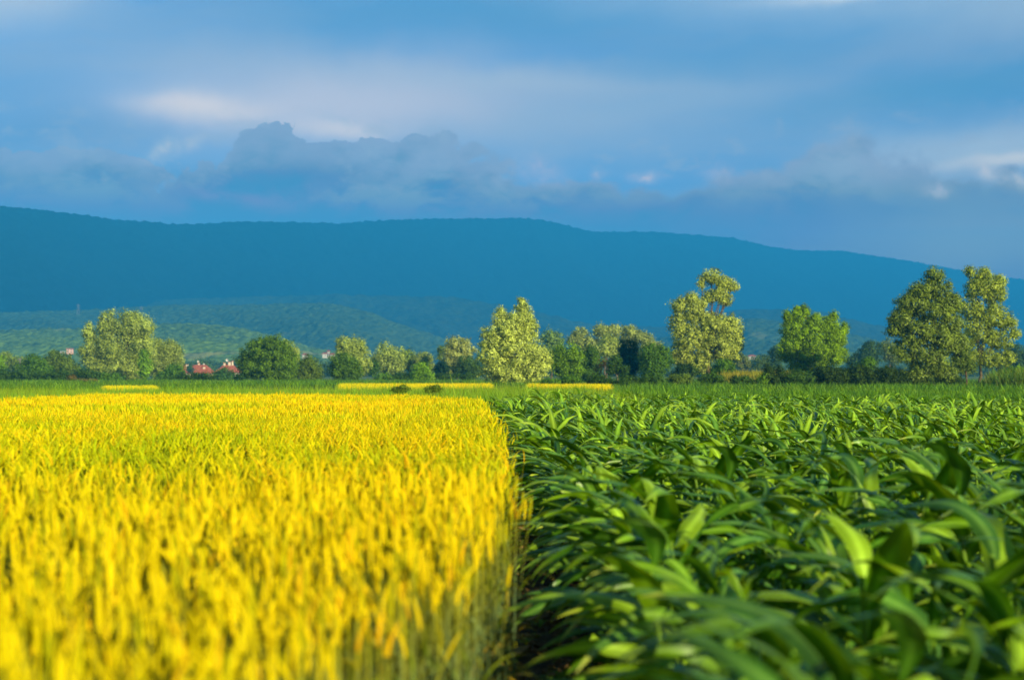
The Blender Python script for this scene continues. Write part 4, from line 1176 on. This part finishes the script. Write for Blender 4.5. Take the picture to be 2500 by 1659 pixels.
def box(x0, x1, y0, y1, z0, z1):
    V = [(x0, y0, z0), (x1, y0, z0), (x1, y1, z0), (x0, y1, z0), (x0, y0, z1), (x1, y0, z1), (x1, y1, z1), (x0, y1, z1)]
    Q = [(0, 3, 2, 1), (4, 5, 6, 7), (0, 1, 5, 4), (1, 2, 6, 5), (2, 3, 7, 6), (3, 0, 4, 7)]
    return np.array(V, float), np.array(Q), np.array((1, 1, 1.0))
def part(name, geo, m, parent):
    return link(name, np_mesh(name, geo[0], geo[1], None, m), parent)
def hip_roof(w, dp, z, h, eave, ridge):
    """w,dp full size; ridge = half length of the ridge"""
    a, b = w / 2 + eave, dp / 2 + eave
    V = [(-a, -b, z), (a, -b, z), (a, b, z), (-a, b, z), (-a, -b, z + 0.18), (a, -b, z + 0.18), (a, b, z + 0.18), (-a, b, z + 0.18), (-ridge, -0.03, z + h), (ridge, -0.03, z + h), (ridge, 0.03, z + h), (-ridge, 0.03, z + h)]
    Q = [(0, 3, 2, 1), (0, 1, 5, 4), (1, 2, 6, 5), (2, 3, 7, 6), (3, 0, 4, 7), (4, 5, 9, 8), (6, 7, 11, 10), (5, 6, 10, 9), (7, 4, 8, 11), (8, 9, 10, 11)]
    return np.array(V, float), np.array(Q), np.array((1, 1, 1.0))
def house(label, px, d, w, dp, wall_h, roof_h, ridge, wallm, roof=True, rz=0.0, windows=(), chimneys=(), dishes=(), z=-0.9, group=None):
    x = (px - 1250) / F * d
    root = empty('house', (x, d, z)); root.rotation_euler = (0, 0, rz)
    tag(root, label, 'house', group)
    part('wall', box(-w / 2, w / 2, -dp / 2, dp / 2, -0.5, wall_h), wallm, root)
    if roof:
        part('roof', hip_roof(w, dp, wall_h, roof_h, 0.6, ridge), M_TILE, root)
    for (wx, wz, ww, wh) in windows:
        wf = part('window', box(wx - ww / 2, wx + ww / 2, -dp / 2 - 0.06, -dp / 2 + 0.05, wz, wz + wh), M_WHITEP, root)
        part('pane', box(wx - ww / 2 + 0.1, wx + ww / 2 - 0.1, -dp / 2 - 0.09, -dp / 2 - 0.062, wz + 0.1, wz + wh - 0.1), M_GLASS, wf)
    for (cx1, cy1, cz, ch, cw) in chimneys:
        ck_ = part('chimney', box(cx1 - cw / 2, cx1 + cw / 2, cy1 - cw / 2, cy1 + cw / 2, cz, cz + ch), wallm, root)
        part('chimney_cap', box(cx1 - cw / 2 - 0.12, cx1 + cw / 2 + 0.12, cy1 - cw / 2 - 0.12, cy1 + cw / 2 + 0.12, cz + ch + 0.003, cz + ch + 0.22), M_TILE, ck_)
    for (dx, dy, dz, rr) in dishes:
        V, Q = [(0, 0.25, 0)], []
        ring = 14
        for s1, yy in ((0.55, 0.1), (1.0, -0.12)):
            for k in range(ring): V.append((math.cos(k * 2 * math.pi / ring) * rr * s1, yy, math.sin(k * 2 * math.pi / ring) * rr * s1))
        for k in range(ring):
            k2 = (k + 1) % ring
            Q.append((1 + k, 1 + k2, 1 + ring + k2, 1 + ring + k)); Q.append((0, 0, 1 + k2, 1 + k))
        V = [(v[0] + dx, v[1] + dy, v[2] + dz) for v in V]
        me = bpy.data.meshes.new('satellite_dish')
        me.from_pydata(V, [], [tuple(dict.fromkeys(q)) for q in Q]); me.materials.append(M_WHITEP); me.update()
        sd_ = link('satellite_dish', me, root)
        part('mast', box(dx - 0.06, dx + 0.06, dy + 0.26, dy + 0.38, dz - 2.0, dz), M_METAL, sd_)
    return root
# ~0.167 m per photo pixel at 580 m
house('cream house with red hipped roof and chimneys, left of the two village houses', 484, 580, 11.2, 10, 2.6, 3.4, 3.2, M_PLASTER, windows=[(-2.8, 0.8, 1.2, 1.3), (2.6, 0.8, 1.2, 1.3)],
      chimneys=[(3.0, -2.5, 3.6, 1.5, 0.8), (-4.6, 0.5, 4.2, 1.9, 0.8), (0.2, 0.4, 5.6, 1.0, 0.7)], dishes=[(0.0, 0.2, 7.4, 0.45), (2.2, 1.0, 6.3, 0.4)])
house('cream house with red roof mostly hidden by a green bush, right of the village houses', 558, 600, 8.8, 10, 2.9, 3.6, 1.5, M_PLASTER, windows=[(3.3, 0.9, 1.1, 1.2)],
      chimneys=[(-1.5, -1.0, 4.9, 1.9, 0.7), (0.6, -0.6, 5.6, 1.6, 1.0), (1.9, -0.8, 5.2, 2.4, 0.6)], dishes=[(-0.3, -1.3, 8.1, 0.6)])
house('narrow end of a red roofed house showing beside the left willow', 452, 590, 4.5, 9, 3.0, 2.8, 0.8, M_PLASTER)
def hill_z(px, py, d): return CAM_H + (HORIZON - py) / F * d
house('small pinkish square house alone on the slope above the left trees', 171, 1050, 4.6, 5, 3.6, 0.5, 1.8, M_PINK, rz=0.2, windows=[(-1.1, 0.8, 0.8, 0.9), (1.1, 0.8, 0.8, 0.9), (-1.1, 2.3, 0.8, 0.9), (1.1, 2.3, 0.8, 0.9)], z=hill_z(171, 863, 1050))
for i, (lab, px, py, w_, h_) in enumerate((('tiny white village house seen right of the loose olive tree', 745, 872, 3.5, 3.0), ('tiny pale village house left of the two topped willow', 795, 868, 4.0, 2.6), ('tiny white village tower beside the pale village houses', 802, 866, 1.2, 3.6), ('tiny pale village house rightmost of the far cluster', 812, 869, 3.2, 2.4),
                                           ('tiny white house on the slope left of the pink house', 153, 858, 2.6, 1.4), ('tiny pale barn far off right of the tallest willow', 1835, 872, 5, 2))):
    house(lab, px, 1000, w_, 4, h_, 1.0, w_ * 0.25, M_WHITEP, roof=i != 4, z=hill_z(px, py + 4, 1000), windows=[(0, h_ * 0.4, 0.7, 0.7)])

# pole at the far left and two pylons on the hill
def beam(p, q, r0): return tube([p, q], [r0, r0], 4)
x_ = (49 - 1250) / F * 320
po = empty('utility_pole', (x_, 320, 0)); tag(po, 'thin pale utility pole rising behind the far left trees', 'pole')
V, Q, _ = tube([(0, 0, 0), (0, 0, 5.0)], [0.13, 0.10], 8); link('post', np_mesh('post', V, Q, None, M_METAL), po)
V, Q, _ = box(-0.6, 0.6, -0.05, 0.05, 4.6, 4.75); link('crossarm', np_mesh('crossarm', V, Q, None, M_METAL), po)
for lab, px, py0, py1, d in (('lattice power pylon on the hill above the big pale willow, left one', 190, 764, 742, 2250), ('lattice power pylon on the hill, right one beyond the big pale willow', 344, 762, 748, 2250)):
    z0 = hill_z(px, py0 + 6, d); H = (py0 + 6 - py1) / F * d
    rt = empty('power_pylon', ((px - 1250) / F * d, d, z0)); tag(rt, lab, 'pylon', 'pylons on the hill')
    prt = []
    for sx in (-1, 1):
        for sy in (-1, 1):
            prt.append(beam((sx * 2.2, sy * 2.2, 0), (sx * 0.4, sy * 0.4, H), 0.22))
    for k in range(6):
        a_, b_ = k / 6, (k + 1) / 6
        wa, wb = 2.2 - 1.8 * a_, 2.2 - 1.8 * b_
        prt += [beam((-wa, -wa, H * a_), (wb, -wb, H * b_), 0.12), beam((wa, -wa, H * a_), (-wb, -wb, H * b_), 0.12)]
    V, Q, _ = join_parts(prt); link('tower', np_mesh('tower', V, Q, None, M_METAL), rt)
    V, Q, _ = join_parts([beam((-3.5, 0, H * f1), (3.5, 0, H * f1), 0.2) for f1 in (0.68, 0.82, 0.95)]); link('crossarm', np_mesh('crossarm', V, Q, None, M_METAL), rt)

# ------------------------------------------------------------------ haze
hz, n = mat('haze')
pv = n.new('ShaderNodeVolumePrincipled')
pv.inputs['Color'].default_value = (0.028, 0.408, 1.0, 1)
pv.inputs['Density'].default_value = HAZE_D
pv.inputs['Anisotropy'].default_value = -0.12
o_ = n.new('ShaderNodeOutputMaterial')
hz.node_tree.links.new(pv.outputs[0], o_.inputs['Volume'])
V, Q, _ = box(-7100, 7100, -600, HAZE_FAR, -3, HAZE_TOP)
ho = link('haze', np_mesh('haze', V, Q, None, hz)); tag(ho, kind='stuff')
ho['label'] = 'thin blue haze filling the air over the plain'
